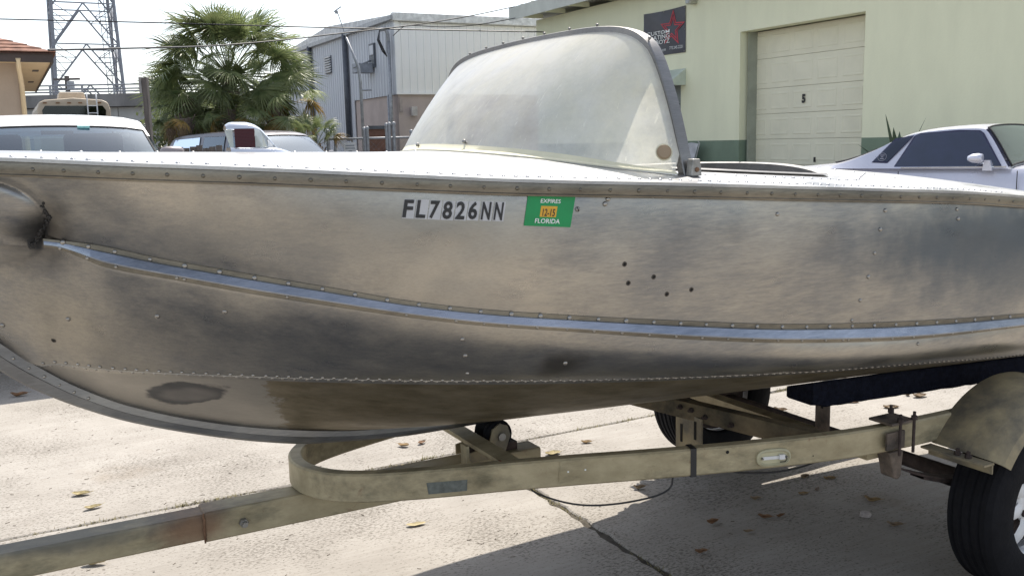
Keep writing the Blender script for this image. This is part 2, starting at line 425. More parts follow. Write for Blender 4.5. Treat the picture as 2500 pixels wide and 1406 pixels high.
# ------------------------------------------------------------------ the boat (local x = towards the bow, y = towards the near side, z = up)
BC = np.array([1.254, 3.456])
boat = empty('motorboat', 'bare aluminium runabout with riveted hull and yellowed windshield on trailer', 'boat', (BC[0], BC[1], 0), TH + math.pi)
BM = Matrix.Translation((BC[0], BC[1], 0)) @ Matrix.Rotation(TH + math.pi, 4, 'Z'); BMI = BM.inverted(); BMI3 = BMI.to_3x3()
def sw(P): d = np.array(P[:2]) - BC; return -d @ v2, -d @ u2
lo = np.array(BMI @ Vector(cO))
def lray(x, y): return np.array(BMI3 @ Vector(ray(x, y)))
def atw(x, y, w):                                        # pixel to local point on the lengthwise plane at w
    d = lray(x, y); return lo + d * ((w - lo[1]) / d[1])
def hit(x, y, wf):
    d = lray(x, y); ts = np.linspace(.8, 6, 500)
    g = lambda t: wf((lo + d * t)[0]) - (lo + d * t)[1]
    pv = g(ts[0])
    for i in range(1, 500):
        cv = g(ts[i])
        if pv < 0 <= cv:
            a, b_ = ts[i - 1], ts[i]
            for _ in range(30):
                mm = (a + b_) / 2
                if g(mm) < 0: a = mm
                else: b_ = mm
            return lo + d * a
        pv = cv
    return None
SB = -1.3; SF = 3.33
hb = spline([-1.3, -.9, -.4, .2, .7, 1.1, 1.5, 1.9, 2.3, 2.6, 2.9, 3.1, 3.25, 3.33], [.5, .6, .70, .76, .785, .785, .755, .68, .565, .455, .325, .215, .11, .012])
def zline(px, wf, extra):
    pts = [hit(x, y, wf) for x, y in px]; pts = [p for p in pts if p is not None]
    return spline([p[0] for p in pts] + [e[0] for e in extra], [p[2] for p in pts] + [e[1] for e in extra])
zg = zline([(0, 384), (289, 396), (625, 408), (900, 420), (1250, 435), (1600, 443), (1950, 453), (2359, 466), (2500, 477)], hb,
           [(-1.3, 1.06), (-.6, 1.15), (-.25, 1.195), (2.95, 1.425), (3.33, 1.435)])
ws = lambda s: max(.028, hb(s) - (.02 + .07 * sstep(1.9, 2.66, s) + .16 * sstep(2.66, 3.1, s)))
PXU = [(118, 584), (237, 599), (395, 632), (625, 672), (800, 701), (1000, 735), (1200, 757), (1400, 770), (1664, 783), (1950, 791), (2192, 785), (2500, 765)]
PXL = [(126, 605), (263, 653), (434, 684), (625, 718), (800, 745), (1000, 774), (1200, 796), (1400, 809), (1708, 829), (1972, 836), (2236, 827), (2500, 797)]
zsu = zline(PXU, ws, [(-1.3, .76), (-.6, .835), (2.9, 1.285), (3.1, 1.31), (3.33, 1.33)])
zsl = zline(PXL, ws, [(-1.3, .72), (-.6, .795), (2.9, 1.26), (3.1, 1.275), (3.33, 1.29)])
wc0 = spline([-1.3, -.6, -.1, .3, .85, 1.2, 1.55, 1.85, 2.13, 2.39, 2.54, 2.66, 2.73, 2.8, 3.33], [.42, .55, .61, .65, .67, .645, .6, .53, .43, .3, .2, .1, .04, .028, .028])
zc0 = zline([(60, 878), (150, 890), (300, 905), (500, 915), (800, 925), (1100, 930), (1400, 928), (1700, 920), (2000, 905), (2300, 882), (2500, 865)], wc0, [(-1.3, .60), (-.6, .66)])
zkt = spline([-1.3, 0, 1.0, 1.556, 1.747, 1.906, 2.016, 2.192, 2.355, 2.507, 2.619, 2.711, 2.774, 2.9, 3.05, 3.2, 3.33],
             [.635, .622, .620, .622, .627, .638, .654, .691, .739, .799, .863, .934, .991, 1.11, 1.24, 1.35, 1.43])
zkb = spline([-1.3, 0, 1.0, 1.542, 1.736, 2.046, 2.188, 2.353, 2.507, 2.622, 2.716, 2.78, 2.9, 3.05, 3.2, 3.36],
             [.61, .596, .594, .594, .595, .62, .649, .698, .755, .812, .871, .924, 1.05, 1.185, 1.305, 1.425])
wk = .026
crown = spline([-1.3, -.6, -.25, .14, .4, 1.0, 1.5, 1.8, 2.3, 2.73, 3.33], [.02, .03, .045, .062, .060, .063, .072, .056, .03, .014, .002])
zdeck = lambda s, w: zg(s) + crown(s) * (1 - (w / max(.02, hb(s))) ** 2)
def section(s):
    zk = zkt(s); wc = wc0(s); zc = max(zc0(min(s, 2.74)), zk); tb_ = sstep(2.66, 2.74, s); zc = zc * (1 - tb_) + zk * tb_
    w_s, zl, zu = ws(s), max(zsl(s), zk), max(zsu(s), zk)
    b, zt = hb(s), max(zg(s), zk) - .036
    wt = w_s + (b - w_s) * .97 - .002
    bot = []
    dip = .05 * (1 - sstep(1.5, 2.5, s))
    for i in range(11):
        t = i / 10; bot.append((wk + (wc - wk) * t, zk + (zc - zk) * t - dip * 4 * t * (1 - t) * (1 - .25 * t)))
    side = []
    def nose(z):                                         # the blunt bulge of the bow with its crease
        rho = math.hypot((min(s, 2.80) - 2.80) / .135, (z - 1.278) / .098); k = 1 - sstep(2.85, 3.25, s)
        return (.048 * max(0, 1 - rho * rho) ** .85 - .006 * math.exp(-((rho - 1.04) / .12) ** 2)) * k
    for i in range(31):
        t = i / 30; bl = .03 * (wc / .6) * 4 * t * (1 - t); z = zc + (zl - zc) * t - bl * .35
        side.append((wc + (w_s - wc) * t + bl + nose(z), z))
    side.append((w_s + nose(zu), zu))
    for i in range(1, 57):
        t = i / 56; z = zu + (zt - zu) * t; wv = w_s + (wt - w_s) * t + .012 * 4 * t * (1 - t) * (1 - sstep(2.2, 2.66, s))
        side.append((wv + nose(z), z))
    side.append((b - .001, zt + .0)) ; side.append((b - .001, zt + .033))
    return bot, side
stations = sorted(set(list(np.round(np.linspace(SB, 2.5, 96), 4)) + list(np.round(np.linspace(2.5, 2.86, 110), 4)) + list(np.round(np.linspace(2.86, SF, 24), 4))))
secs = {s: section(s) for s in stations}
B, S = MB(), MB()
for sg in (1, -1):
    B.grid([[(s, sg * a, z) for a, z in secs[s][0]] for s in stations])
    S.grid([[(s, sg * a, z) for a, z in secs[s][1]] for s in stations])
tb = secs[stations[0]]
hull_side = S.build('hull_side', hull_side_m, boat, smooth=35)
hull_bot = B.build('hull_bottom', hull_bot_m, boat, smooth=True)
tr = MB(); prof = tb[0] + tb[1][1:]
tr.prism([(a, z) for a, z in prof] + [(-a, z) for a, z in reversed(prof)], SB - .012, SB + .004, lambda a, z, d: (d, a, z)).build('transom', trim_m, boat)
bvh = BVHTree.FromPolygons(S.v + B.v, S.f + [tuple(i + len(S.v) for i in f) for f in B.f])
def rc(x, y):
    """first hull point under a photo pixel, with the outward normal (boat coordinates)"""
    d = lray(x, y); p, nn, i, t = bvh.ray_cast(Vector(lo), Vector(d).normalized())
    if p is None: return None, None
    if nn.dot(Vector(d)) > 0: nn = -nn
    return p, nn
# keel strip: a band with a rolled lower edge that follows the stem
kr = []
for s in [x for x in stations if x > -1.25] + [3.345]:
    zt, zb = zkt(s), zkb(s); h = max(.02, zt - zb)
    kr.append([(s, sg_ * a_, zz) for sg_, a_, zz in [(1, .029, zt + .003), (1, .033, zt), (1, .033, zt - h * .42), (1, .028, zt - h * .47), (1, .024, zb + .006), (1, .018, zb), (-1, .018, zb), (-1, .024, zb + .006), (-1, .028, zt - h * .47), (-1, .033, zt - h * .42), (-1, .033, zt), (-1, .029, zt + .003)]])
keel = MB().grid(kr).build('keel_strip', keel_m, boat, smooth=25)

# spray rail, both sides
def rail_rows(sg, part):
    rws = []
    for s in [x for x in stations if -1.28 < x < 2.672]:
        w_, zu, zl = ws(s), zsu(s), zsl(s); h = zu - zl
        tp = 1 - sstep(2.5, 2.67, s) * .9; f = h * .26
        if part == 0: pr = [(.000, zu + .001), (.0028, zu), (.0032, zu - f), (.0005, zu - f - .001)]
        elif part == 1: pr = [(.0005, zu - f), (.0055 * tp + .002, zu - f), (.009 * tp + .002, zu - f - h * .03), (.0215 * tp + .002, zl + h * .31), (.021 * tp + .002, zl + h * .25), (.016 * tp + .002, zl + h * .225), (.0005, zl + h * .22)]
        else: pr = [(.0005, zl + h * .23), (.0034, zl + h * .225), (.0028, zl), (0, zl - .001)]
        rws.append([(s, sg * (w_ + a), z) for a, z in pr])
    return rws
for sg in (1, -1):
    sr_ = MB().grid(rail_rows(sg, 1)).build('spray_rail', rail_m, boat, smooth=30)
    for k in (0, 2): MB().grid(rail_rows(sg, k)).build('rail_flange', trim_m, sr_, smooth=30)
# rub rail under the deck edge
for sg in (1, -1):
    rws = []
    for s in stations:
        b, z = hb(s), zg(s)
        pr = [(.002, z - .006), (.006, z - .008), (.0075, z - .012), (.006, z - .026), (.0055, z - .031), (.008, z - .033), (.007, z - .0365), (.001, z - .037)]
        rws.append([(s, sg * (b + a), zz) for a, zz in pr])
    MB().grid(rws).build('rub_rail', trim_m, boat, smooth=30)

# deck with the cockpit opening
def opn(s):
    if s < .54 or s > 1.62: return 0
    if s < .78: return .605 * ((s - .54) / .24) ** .55
    if s > 1.30: return .605 * math.sqrt(max(0, 1 - ((s - 1.30) / .20) ** 2)) if s < 1.5 else 0
    return .605
dst = sorted(set(stations + [.5401] + list(np.round(np.linspace(.541, .80, 30), 4)) + list(np.round(np.linspace(1.28, 1.52, 30), 4))))
dk = MB(); NC = 16
for sg in (1, -1):
    rws = []
    for s in dst:
        b = hb(s) + .009; o_ = opn(s)
        r_ = [(s, sg * (o_ + (b - o_) * j / NC), zdeck(s, o_ + (b - o_) * j / NC)) for j in range(NC + 1)]
        r_.append((s, sg * b, zdeck(s, b) - .007)); r_.append((s, sg * (b - .007), zdeck(s, b) - .008))
        rws.append(r_)
    dk.grid(rws)
deck = dk.build('deck', deck_m, boat, smooth=40, merge=True)
dbvh = BVHTree.FromPolygons(dk.v, dk.f)
def rcd(x, y):
    d = lray(x, y); p, nn, i, t = dbvh.ray_cast(Vector(lo), Vector(d).normalized())
    if p is not None and nn.z < 0: nn = -nn
    return p, nn
# coaming round the opening, in two bent strips meeting at the centre line
ol = [(s, opn(s)) for s in dst if .54 <= s <= 1.30]
for sg in (1, -1):
    rws = []
    for s, o_ in ol:
        z = zdeck(s, o_); e = o_ - .006 if o_ > .02 else o_
        rws.append([(s + (.004 if o_ < .6 else 0), sg * (e - 0.0), z - .10), (s + (.004 if o_ < .6 else 0), sg * e, z + .004), (s - (.004 if o_ < .6 else 0), sg * (o_ + .004), z + .008), (s - (.008 if o_ < .6 else 0), sg * (o_ + .012), z + .004)])
    MB().grid(rws).build('cockpit_coaming', frame_m, boat, smooth=40)
# cockpit floor and seat
MB().box((.55, 0, .82), (2.0, 1.0, .02)).build('cockpit_floor', M('cockpit floor', (.12, .115, .11), .8), boat)
st = MB().box((.86, 0, .98), (.34, .95, .06)).box((.70, 0, 1.10), (.06, .95, .22)).box((.86, 0, .89), (.25, .8, .13))
st.build('bench_seat', M('seat vinyl', (.11, .10, .10), .6), boat, bevel=.012)

# rivets: one dome mesh shared by all, one object each on rails and panels
def dome(r_, h):
    return MB().lathe([(r_, 0), (r_ * .94, h * .45), (r_ * .7, h * .85), (r_ * .3, h), (0.0001, h)], 10)
riv = dome(.0056, .0042).mesh('rivet', True); riv.materials.append(rivet_m)
rivs = dome(.0040, .0030).mesh('rivet_small', True); rivs.materials.append(rivet_m)
rivt = dome(.0046, .0036).mesh('rivet_trim', True); rivt.materials.append(trim_m)
rivd = dome(.0046, .0030).mesh('rivet_deck', True); rivd.materials.append(deck_m)
def orient(p, nn, spin=0.):
    q = Vector(nn).to_track_quat('Z', 'Y').to_matrix().to_4x4()
    return Matrix.Translation(p) @ q @ Matrix.Rotation(spin, 4, 'Z')
RUB = [82, 157, 241, 325, 409, 497, 585, 672, 759, 846, 933, 1019, 1100, 1182, 1263, 1341, 1417, 1490, 1560, 1630, 1696, 1760, 1824, 1884, 1941, 1997, 2051, 2103, 2151, 2199, 2244, 2287, 2327, 2367, 2404, 2439, 2473]
for x in RUB:
    p = hit(x, 425 + x * .03, lambda s: hb(s) + .006)
    s = p[0]; nb_ = Vector((-(hb(s + .01) - hb(s - .01)) / .02, 1, 0)).normalized()
    inst(rivt, 'rivet', boat, orient(Vector((s, hb(s) + .0055, zg(s) - .021)), nb_))
def rail_rivets(xs, up):
    for x in xs:
        p = hit(x, 700, lambda s: ws(s) + .003)
        if p is None: continue
        s = p[0]; zu, zl = zsu(s), zsl(s); h = zu - zl
        nb_ = Vector((-(ws(s + .01) - ws(s - .01)) / .02, 1, 0)).normalized()
        inst(riv if up else rivs, 'rivet', boat, orient(Vector((s, ws(s) + .0028, zu - h * .15 if up else zl + h * .13)), nb_))
UP = [164, 225, 288, 372, 455, 539, 623, 705, 787, 866, 944, 1021, 1097, 1172, 1247, 1318, 1389, 1460, 1528, 1596, 1662, 1725, 1789, 1850, 1912, 1972, 2028, 2084, 2138, 2191, 2242, 2291, 2338, 2384, 2427, 2470]
rail_rivets(UP, True)
rail_rivets([156, 220, 288, 434, 452, 700, 990, 1111, 1180, 1240, 1310, 1383, 1449, 1518, 1585, 1651, 1715, 1779, 1841, 1902, 1961, 2019, 2062, 2075, 2131, 2183, 2235, 2284, 2331, 2378, 2422, 2465], False)
for x, y in ((6, 794), (166, 779), (384, 772), (549, 761), (1129, 828), (1136, 868), (1141, 911), (1484, 486), (1477, 498), (1898, 523), (2161, 514), (2149, 560), (2135, 618), (2120, 676), (2100, 733), (2080, 782), (2336, 511), (2339, 534), (2241, 839), (1380, 886)):
    p, nn = rc(x, y)
    if p: inst(riv, 'rivet', boat, orient(p, nn))
# slotted screws beside the decal
scr = MB().lathe([(.0058, 0), (.0055, .0022), (.003, .0032), (.0001, .0034)], 14).mesh('screw', True); scr.materials.append(steel_m)
slot = MB().box((0, 0, .0034), (.0095, .0016, .0012)).mesh('slot'); slot.materials.append(hole_m)
for x, y, a in ((1410, 511, 1.9), (1416, 470, .4)):
    p, nn = rc(x, y)
    if p:
        so = inst(scr, 'screw', boat, orient(p, nn, a)); inst(slot, 'screw_slot', so)
# drilled holes with burred rims
hol = MB().lathe([(.0001, .0006), (.0034, .0006)], 14).mesh('hole'); hol.materials.append(hole_m)
rim = MB().lathe([(.0034, .0004), (.0048, .0014), (.0060, .0002)], 14).mesh('burr', True); rim.materials.append(M('burnt burr', (.10, .085, .07), .7, .5, .4, 200))
for x, y in ((1525, 645), (1534, 691), (1596, 676), (1628, 718), (1688, 707), (131, 831)):
    p, nn = rc(x, y)
    if p:
        ho = inst(hol, 'drilled_hole', boat, orient(p, nn)); inst(rim, 'hole_rim', ho)
# seam rivets along the chine: two staggered rows, joined
sr = MB(); d1 = dome(.0042, .003)
s = -1.2; k = 0
while s < 2.70:
    off = .008 if k % 2 else -.005
    bot, sd_ = section(s)
    p = Vector((s, sd_[0][0] + .002, sd_[0][1] + off)) if off > 0 else Vector((s, bot[-1][0] - .0015, bot[-1][1] + off))
    a = Vector((1, (wc0(s + .02) - wc0(s - .02)) / .04, (zc0(s + .02) - zc0(s - .02)) / .04)); bb = Vector((0, sd_[1][0] - bot[-2][0], sd_[1][1] - bot[-2][1]))
    nn = bb.cross(a); nn = nn if nn.y > 0 else -nn; nn.normalize()
    q, n2, i, t = bvh.ray_cast(p + nn * .05, -nn)
    if q is not None and (q - p).length < .015:
        mt = orient(q, nn); sr.add([mt @ Vector(c) for c in d1.v], d1.f)
    s += .0115 * (1 + .12 * random.uniform(-1, 1)); k += 1
o = sr.build('seam_rivets', rivet_m, boat, smooth=True); o['kind'] = 'stuff'
# a lapped plate edge just under the seam
lap = []
for s in [x for x in stations if -1.28 < x < 2.70]:
    bot, sd_ = section(s); b1, b2 = bot[-1], bot[-2]
    dv = Vector((b2[0] - b1[0], b2[1] - b1[1])); dv = dv.normalized() if dv.length > 1e-6 else Vector((-.3, -1)).normalized()
    nv = Vector((-dv.y, dv.x)); nv = nv if nv.x > 0 or nv.y < 0 else -nv
    lap.append([(s, b1[0] + nv.x * .0005, b1[1] + .014), (s, b1[0] + nv.x * .0022, b1[1] + nv.y * .0022 + .001), (s, b1[0] + dv.x * .016 + nv.x * .0022, b1[1] + dv.y * .016 + nv.y * .0022), (s, b1[0] + dv.x * .0165, b1[1] + dv.y * .0165)])
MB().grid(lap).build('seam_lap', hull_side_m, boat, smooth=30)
# keel strip rivets near the stem
for s in np.arange(2.60, 2.80, .030):
    inst(rivs, 'rivet', boat, orient(Vector((s, .0325, zkt(s) - .016)), Vector((.0, 1, .05))))
# deck-edge rivets
dr = []
for x in list(range(4, 700, 24)) + list(range(700, 1690, 25)) + list(range(1725, 2030, 38)):
    pass
s = 2.74
while s > .2:
    w_ = hb(s) - .022
    inst(rivd, 'rivet', boat, orient(Vector((s, w_, zdeck(s, w_) - .0002)), Vector((0, .1, 1)))); s -= .0262
for k in range(26):
    s = 1.24 - k * .032
    w_ = .665 if s > .72 else .665 - (.72 - s) * .8
    inst(rivd, 'rivet', boat, orient(Vector((s, w_, zdeck(s, w_) - .0002)), Vector((0, .05, 1))))
for k in range(16):
    w_ = .55 - k * .075
    s = .44 - .0 * w_
    inst(rivd, 'rivet', boat, orient(Vector((s, w_, zdeck(s, w_) - .0002)), Vector((0, .05, 1))))
for s in np.arange(-.75, 2.7, .085):                       # along the centre seam, seen on the skyline
    if not (.5 < s < 1.66): inst(rivd, 'rivet', boat, orient(Vector((s, 0, zdeck(s, 0) - .0004)), Vector((0, 0, 1))))
for s in np.arange(.60, .76, .03):
    inst(rivs, 'rivet', boat, orient(Vector((s + .004, -(opn(s) - .006), zdeck(s, opn(s)) - .012)), Vector((.6, .8, 0))))
# weld bead and soot at the bow crease
wb = MB(); rnd = random.Random(3)
for (xa, ya, xb, yb, k) in ((100, 500, 121, 534, 16), (121, 534, 96, 572, 26), (98, 570, 80, 600, 30)):
    for i in range(k):
        t = i / k
        p, nn = rc(xa + (xb - xa) * t + rnd.gauss(0, 2.5), ya + (yb - ya) * t + rnd.gauss(0, 2.5))
        if p is None: continue
        r_ = rnd.uniform(.0015, .0040); mt = orient(p, nn, rnd.random() * 6)
        d2 = MB().lathe([(r_, -.001), (r_ * .9, r_ * .5), (r_ * .4, r_ * .8), (.0001, r_ * .8)], 6)
        wb.add([mt @ (Vector(c) + Vector((rnd.gauss(0, .0005), rnd.gauss(0, .0005), 0))) for c in d2.v], d2.f)
wb.build('weld_bead', M('sooty weld', (.05, .047, .045), .7, .4, .6, 300, .5, 400), boat)

# registration plates, letters and decal pressed onto the hull skin
def on_hull(x, y, off):
    p, nn = rc(x, y); return tuple(p + nn * off)
def quad_decal(name, Q, mat, off, parent, nx=8, ny=5, thick=True):
    """Q: photo corners TL, TR, BR, BL laid onto the hull"""
    q = np.array(Q, float); rws = []
    for j in range(ny + 1):
        r_ = []
        for i in range(nx + 1):
            a, b_ = i / nx, j / ny
            pt = (q[0] * (1 - a) + q[1] * a) * (1 - b_) + (q[3] * (1 - a) + q[2] * a) * b_
            r_.append(on_hull(pt[0], pt[1], off))
        rws.append(r_)
    return MB().grid(rws).build(name, mat, parent, fixn=False)
def text_decal(name, txt, Q, mat, off, parent, bold=.0):
    v, f = text_mesh(txt, bold); q = np.array(Q, float); mb = MB(); vs = []
    for a, b_ in v:
        b_ = 1 - b_; pt = (q[0] * (1 - a) + q[1] * a) * (1 - b_) + (q[3] * (1 - a) + q[2] * a) * b_
        vs.append(on_hull(pt[0], pt[1], off))
    return mb.add(vs, f).build(name, mat, parent, fixn=False)
for ch, xl, xr, yt in (('F', 984, 1013, 486), ('L', 1015, 1045, 487), ('7', 1047, 1077, 488.5), ('8', 1079, 1109, 490), ('2', 1111, 1140, 490.5), ('6', 1142, 1170, 490.5), ('N', 1174, 1202, 491.5), ('N', 1205, 1232, 492.5)):
    sl = 3.5
    Q = [(xl + sl, yt), (xr + sl * .8, yt + .9), (xr - sl, yt + 48.5), (xl - sl, yt + 47.0)]
    pl = quad_decal('number_plate', Q, plate_m, .0012, boat, 3, 4)
    mid = .12
    def inner(f0, f1, g0, g1):
        q = np.array(Q, float)
        at = lambda a, b_: tuple((q[0] * (1 - a) + q[1] * a) * (1 - b_) + (q[3] * (1 - a) + q[2] * a) * b_)
        return [at(f0, g0), at(f1, g0), at(f1, g1), at(f0, g1)]
    text_decal('letter', ch, inner(.06 if ch != 'F' else .02, .84, .03, .95), letter_m, .0022, pl, .028 if ch != 'F' else .03)
DQ = [(1289, 473.5), (1405, 477), (1392, 555), (1278, 551)]
dec = quad_decal('registration_decal', DQ, green_m, .0014, boat, 10, 6)
def dq(a, b_):
    q = np.array(DQ, float); return tuple((q[0] * (1 - a) + q[1] * a) * (1 - b_) + (q[3] * (1 - a) + q[2] * a) * b_)
def dbox(a0, a1, b0, b1): return [dq(a0, b0), dq(a1, b0), dq(a1, b1), dq(a0, b1)]
text_decal('decal_word', 'EXPIRES', dbox(.285, .705, .145, .27), whiteprint_m, .0022, dec, .012)
text_decal('decal_word', 'FLORIDA', dbox(.225, .755, .76, .905), whiteprint_m, .0022, dec, .012)
gp = quad_decal('date_sticker', dbox(.31, .655, .365, .705), gold_m, .0020, dec, 3, 3)
text_decal('date_number', '12-15', dbox(.36, .62, .45, .68), letter_m, .0028, gp, .012)

# bow light: chrome housing, red port lens, clear pane
bl = empty('tmp', 'x', 'x'); bpy.data.objects.remove(bl)
L0 = Vector((2.165, .0, zdeck(2.165, 0)))
sh = []
for i in range(15):                                      # lengthwise loft of the chrome cap, blunt forward, tapering aft
    t = i / 14; x = .064 - .128 * t
    top = .076 * (1 - max(0, (t - .35) / .65) ** 2.2) if t > .12 else .076 * (1 - ((.12 - t) / .12) ** 2 * .10)
    bt = .058 if t < .62 else .058 - (t - .62) / .38 * .05
    hw = .030 * math.sin(math.pi * min(1, max(.08, .12 + t * .85))) ** .6
    top = max(top, bt + .002)
    sh.append([(L0.x + x, L0.y + hw * math.cos(a) * (1 if math.sin(a) > -.1 else .95), L0.z + bt + max(0, math.sin(a)) * (top - bt) + (-.002 if math.sin(a) < 0 else 0)) for a in [j * 2 * math.pi / 16 for j in range(16)]])
cap = MB().grid(sh, True).add([p for p in sh[0]], [tuple(range(16))]).add([p for p in sh[-1]], [tuple(range(16))]).build('bow_light_cap', chrome_m, boat, smooth=45)
bs = []
for i in range(13):
    t = i / 12; x = .058 - .165 * t; hw = .036 * (1 - abs(2 * t - .8) ** 2.5 * .3) * (1 if t < .8 else 1 - (t - .8) * 3.5)
    hgt = .014 if t < .7 else .014 * (1 - (t - .7) / .3) + .001
    zz = zdeck(L0.x + x, 0) - .003
    bs.append([(L0.x + x, hw, zz), (L0.x + x, hw * .95, zz + hgt * .6), (L0.x + x, hw * .75, zz + hgt), (L0.x + x, -hw * .75, zz + hgt), (L0.x + x, -hw * .95, zz + hgt * .6), (L0.x + x, -hw, zz)])
MB().grid(bs, True).add(bs[0], [tuple(range(6))]).build('bow_light_base', chrome_m, cap, smooth=40)
def redlens():
    m, n, l, b, o = nt('red lens'); b.inputs['Base Color'].default_value = (.055, .004, .006, 1); b.inputs['Roughness'].default_value = .12
    wv = n.new('ShaderNodeTexWave'); wv.bands_direction = 'Z'; wv.inputs['Scale'].default_value = 90; l.new(coords(n), wv.inputs[0]); bump(n, l, b, wv.outputs['Fac'], .3, .002)
    return m
rl = []
for i in range(9):
    a = R(-22 + 44 * i / 8); rl.append([(L0.x + .032 * math.sin(-a) * 2.1 + .022, .0245 + .012 * math.cos(a) - .006, L0.z + .012 + .047 * j / 6) for j in range(7)])
MB().grid(rl).build('red_lens', redlens(), cap, smooth=True)
glass_clear = nt('clear lamp glass')[0]
gb = glass_clear.node_tree.nodes['Principled BSDF']; gb.inputs['Base Color'].default_value = (.55, .6, .58, 1); gb.inputs['Roughness'].default_value = .15; gb.inputs['Transmission Weight'].default_value = .35
MB().grid([[(L0.x - .004 - .036 * t, .028 - .018 * t * t, L0.z + .012 + (.047 - .020 * t * t) * j / 5) for j in range(6)] for t in [k / 6 for k in range(7)]]).build('clear_lens', glass_clear, cap, smooth=True)
MB().grid([[(L0.x + .050 + .012 * t * (j / 5 + .4), .024 - .018 * t, L0.z + .012 + .046 * j / 5) for j in range(6)] for t in [k / 4 for k in range(5)]]).build('clear_lens', glass_clear, cap, smooth=True)
MB().lathe([(.018, 0), (.020, .006), (.016, .013), (.008, .016), (.0001, .0165)], 18, Matrix.Translation((2.355, -.03, zdeck(2.355, -.03) - .002)) @ Matrix.Scale(1.5, 4, (1, 0, 0))).build('deck_fitting', M('pewter fitting', (.25, .22, .22), .4, .6, .2), boat, smooth=True)

# windshield: one bubble pane between the deck and a raked metal arch
def pane_mat():
    m, n, l, b, o = nt('yellowed clouded acrylic'); vec = coords(n)
    sp = n.new('ShaderNodeSeparateXYZ'); l.new(vec, sp.inputs[0])
    big = noise(n, l, vec, 4, 5, .65); scr_ = noise(n, l, vec, 40, 5, .7, (1, 3, .5))
    tint = ramp(n, l, big, .3, (1, .955, .74), .7, (1, 1, .95))
    df = n.new('ShaderNodeBsdfDiffuse'); tl = n.new('ShaderNodeBsdfTranslucent'); l.new(tint, df.inputs[0]); l.new(tint, tl.inputs[0])
    mx = n.new('ShaderNodeMixShader'); mx.inputs[0].default_value = .58; l.new(df.outputs[0], mx.inputs[1]); l.new(tl.outputs[0], mx.inputs[2])
    rf_ = n.new('ShaderNodeBsdfRefraction'); rf_.inputs['Roughness'].default_value = .52; rf_.inputs['IOR'].default_value = 1.09; l.new(tint, rf_.inputs[0])
    mr_ = n.new('ShaderNodeMixShader'); mr_.inputs[0].default_value = .15; l.new(mx.outputs[0], mr_.inputs[1]); l.new(rf_.outputs[0], mr_.inputs[2]); mx = mr_
    tp = n.new('ShaderNodeBsdfTransparent'); tp.inputs[0].default_value = (.97, .97, .93, 1)
    # clarity: clearer lower down and in rubbed patches
    rz = n.new('ShaderNodeMapRange'); rz.inputs[1].default_value = 1.36; rz.inputs[2].default_value = 1.62; rz.inputs[3].default_value = .40; rz.inputs[4].default_value = .10
    l.new(sp.outputs[2], rz.inputs[0])
    cl = math_n(n, l, 'ADD', rz.outputs[0], math_n(n, l, 'MULTIPLY', math_n(n, l, 'SUBTRACT', noise(n, l, vec, 6, 6, .7), .47), 1.35))
    cl = math_n(n, l, 'SUBTRACT', cl, math_n(n, l, 'MULTIPLY', math_n(n, l, 'GREATER_THAN', scr_, .63), .22))
    c2 = n.new('ShaderNodeClamp'); c2.inputs[1].default_value = .06; c2.inputs[2].default_value = .62; l.new(cl, c2.inputs[0])
    m2 = n.new('ShaderNodeMixShader'); l.new(c2.outputs[0], m2.inputs[0]); l.new(mx.outputs[0], m2.inputs[1]); l.new(tp.outputs[0], m2.inputs[2])
    gl = n.new('ShaderNodeBsdfGlossy'); gl.inputs[1].default_value = .38
    lw = n.new('ShaderNodeLayerWeight'); lw.inputs[0].default_value = .25
    m3 = n.new('ShaderNodeMixShader'); l.new(math_n(n, l, 'ADD', math_n(n, l, 'MULTIPLY', lw.outputs['Fresnel'], .5), .18), m3.inputs[0]); l.new(m2.outputs[0], m3.inputs[1]); l.new(gl.outputs[0], m3.inputs[2])
    l.new(m3.outputs[0], o.inputs[0]); n.remove(b)
    return m
AZ = 1.320
arch_pts = [(.68, 0), (.66, .10), (.636, .20), (.592, .313), (.546, .351), (.477, .374), (.36, .387), (.22, .392), (0, .395)]
aw = [p[0] for p in arch_pts] + [-p[0] for p in arch_pts[-2::-1]]; ah = [p[1] for p in arch_pts] + [p[1] for p in arch_pts[-2::-1]]
cum = np.concatenate([[0], np.cumsum(np.hypot(np.diff(aw), np.diff(ah)))]); cum /= cum[-1]
fa_w, fa_h = spline(cum, aw), spline(cum, ah)
def chaikin(pts, k=3):
    for _ in range(k):
        q = [pts[0]]
        for a, b_ in zip(pts[:-1], pts[1:]): q += [a * .75 + b_ * .25, a * .25 + b_ * .75]
        pts = q + [pts[-1]]
    return pts
ac = chaikin([np.array([w_, h]) for w_, h in zip(aw, ah)], 3)
cl_ = np.concatenate([[0], np.cumsum([np.linalg.norm(b_ - a) for a, b_ in zip(ac[:-1], ac[1:])])]); cl_ /= cl_[-1]
def arch(t):
    w_ = float(np.interp(t, cl_, [p[0] for p in ac])); h = float(np.interp(t, cl_, [p[1] for p in ac]))
    return Vector((1.296 + .10 * h, w_, AZ + h))
bc = chaikin([np.array(p) for p in ((1.335, .672), (1.45, .605), (1.565, .46), (1.66, .25), (1.69, 0), (1.66, -.25), (1.565, -.46), (1.45, -.605), (1.335, -.672))], 3)
cb_ = np.concatenate([[0], np.cumsum([np.linalg.norm(b_ - a) for a, b_ in zip(bc[:-1], bc[1:])])]); cb_ /= cb_[-1]
def base(t):
    s = float(np.interp(t, cb_, [p[0] for p in bc])); w_ = float(np.interp(t, cb_, [p[1] for p in bc]))
    return Vector((s, w_, zdeck(s, w_) + .006))
NP, NR = 72, 22; rws = []
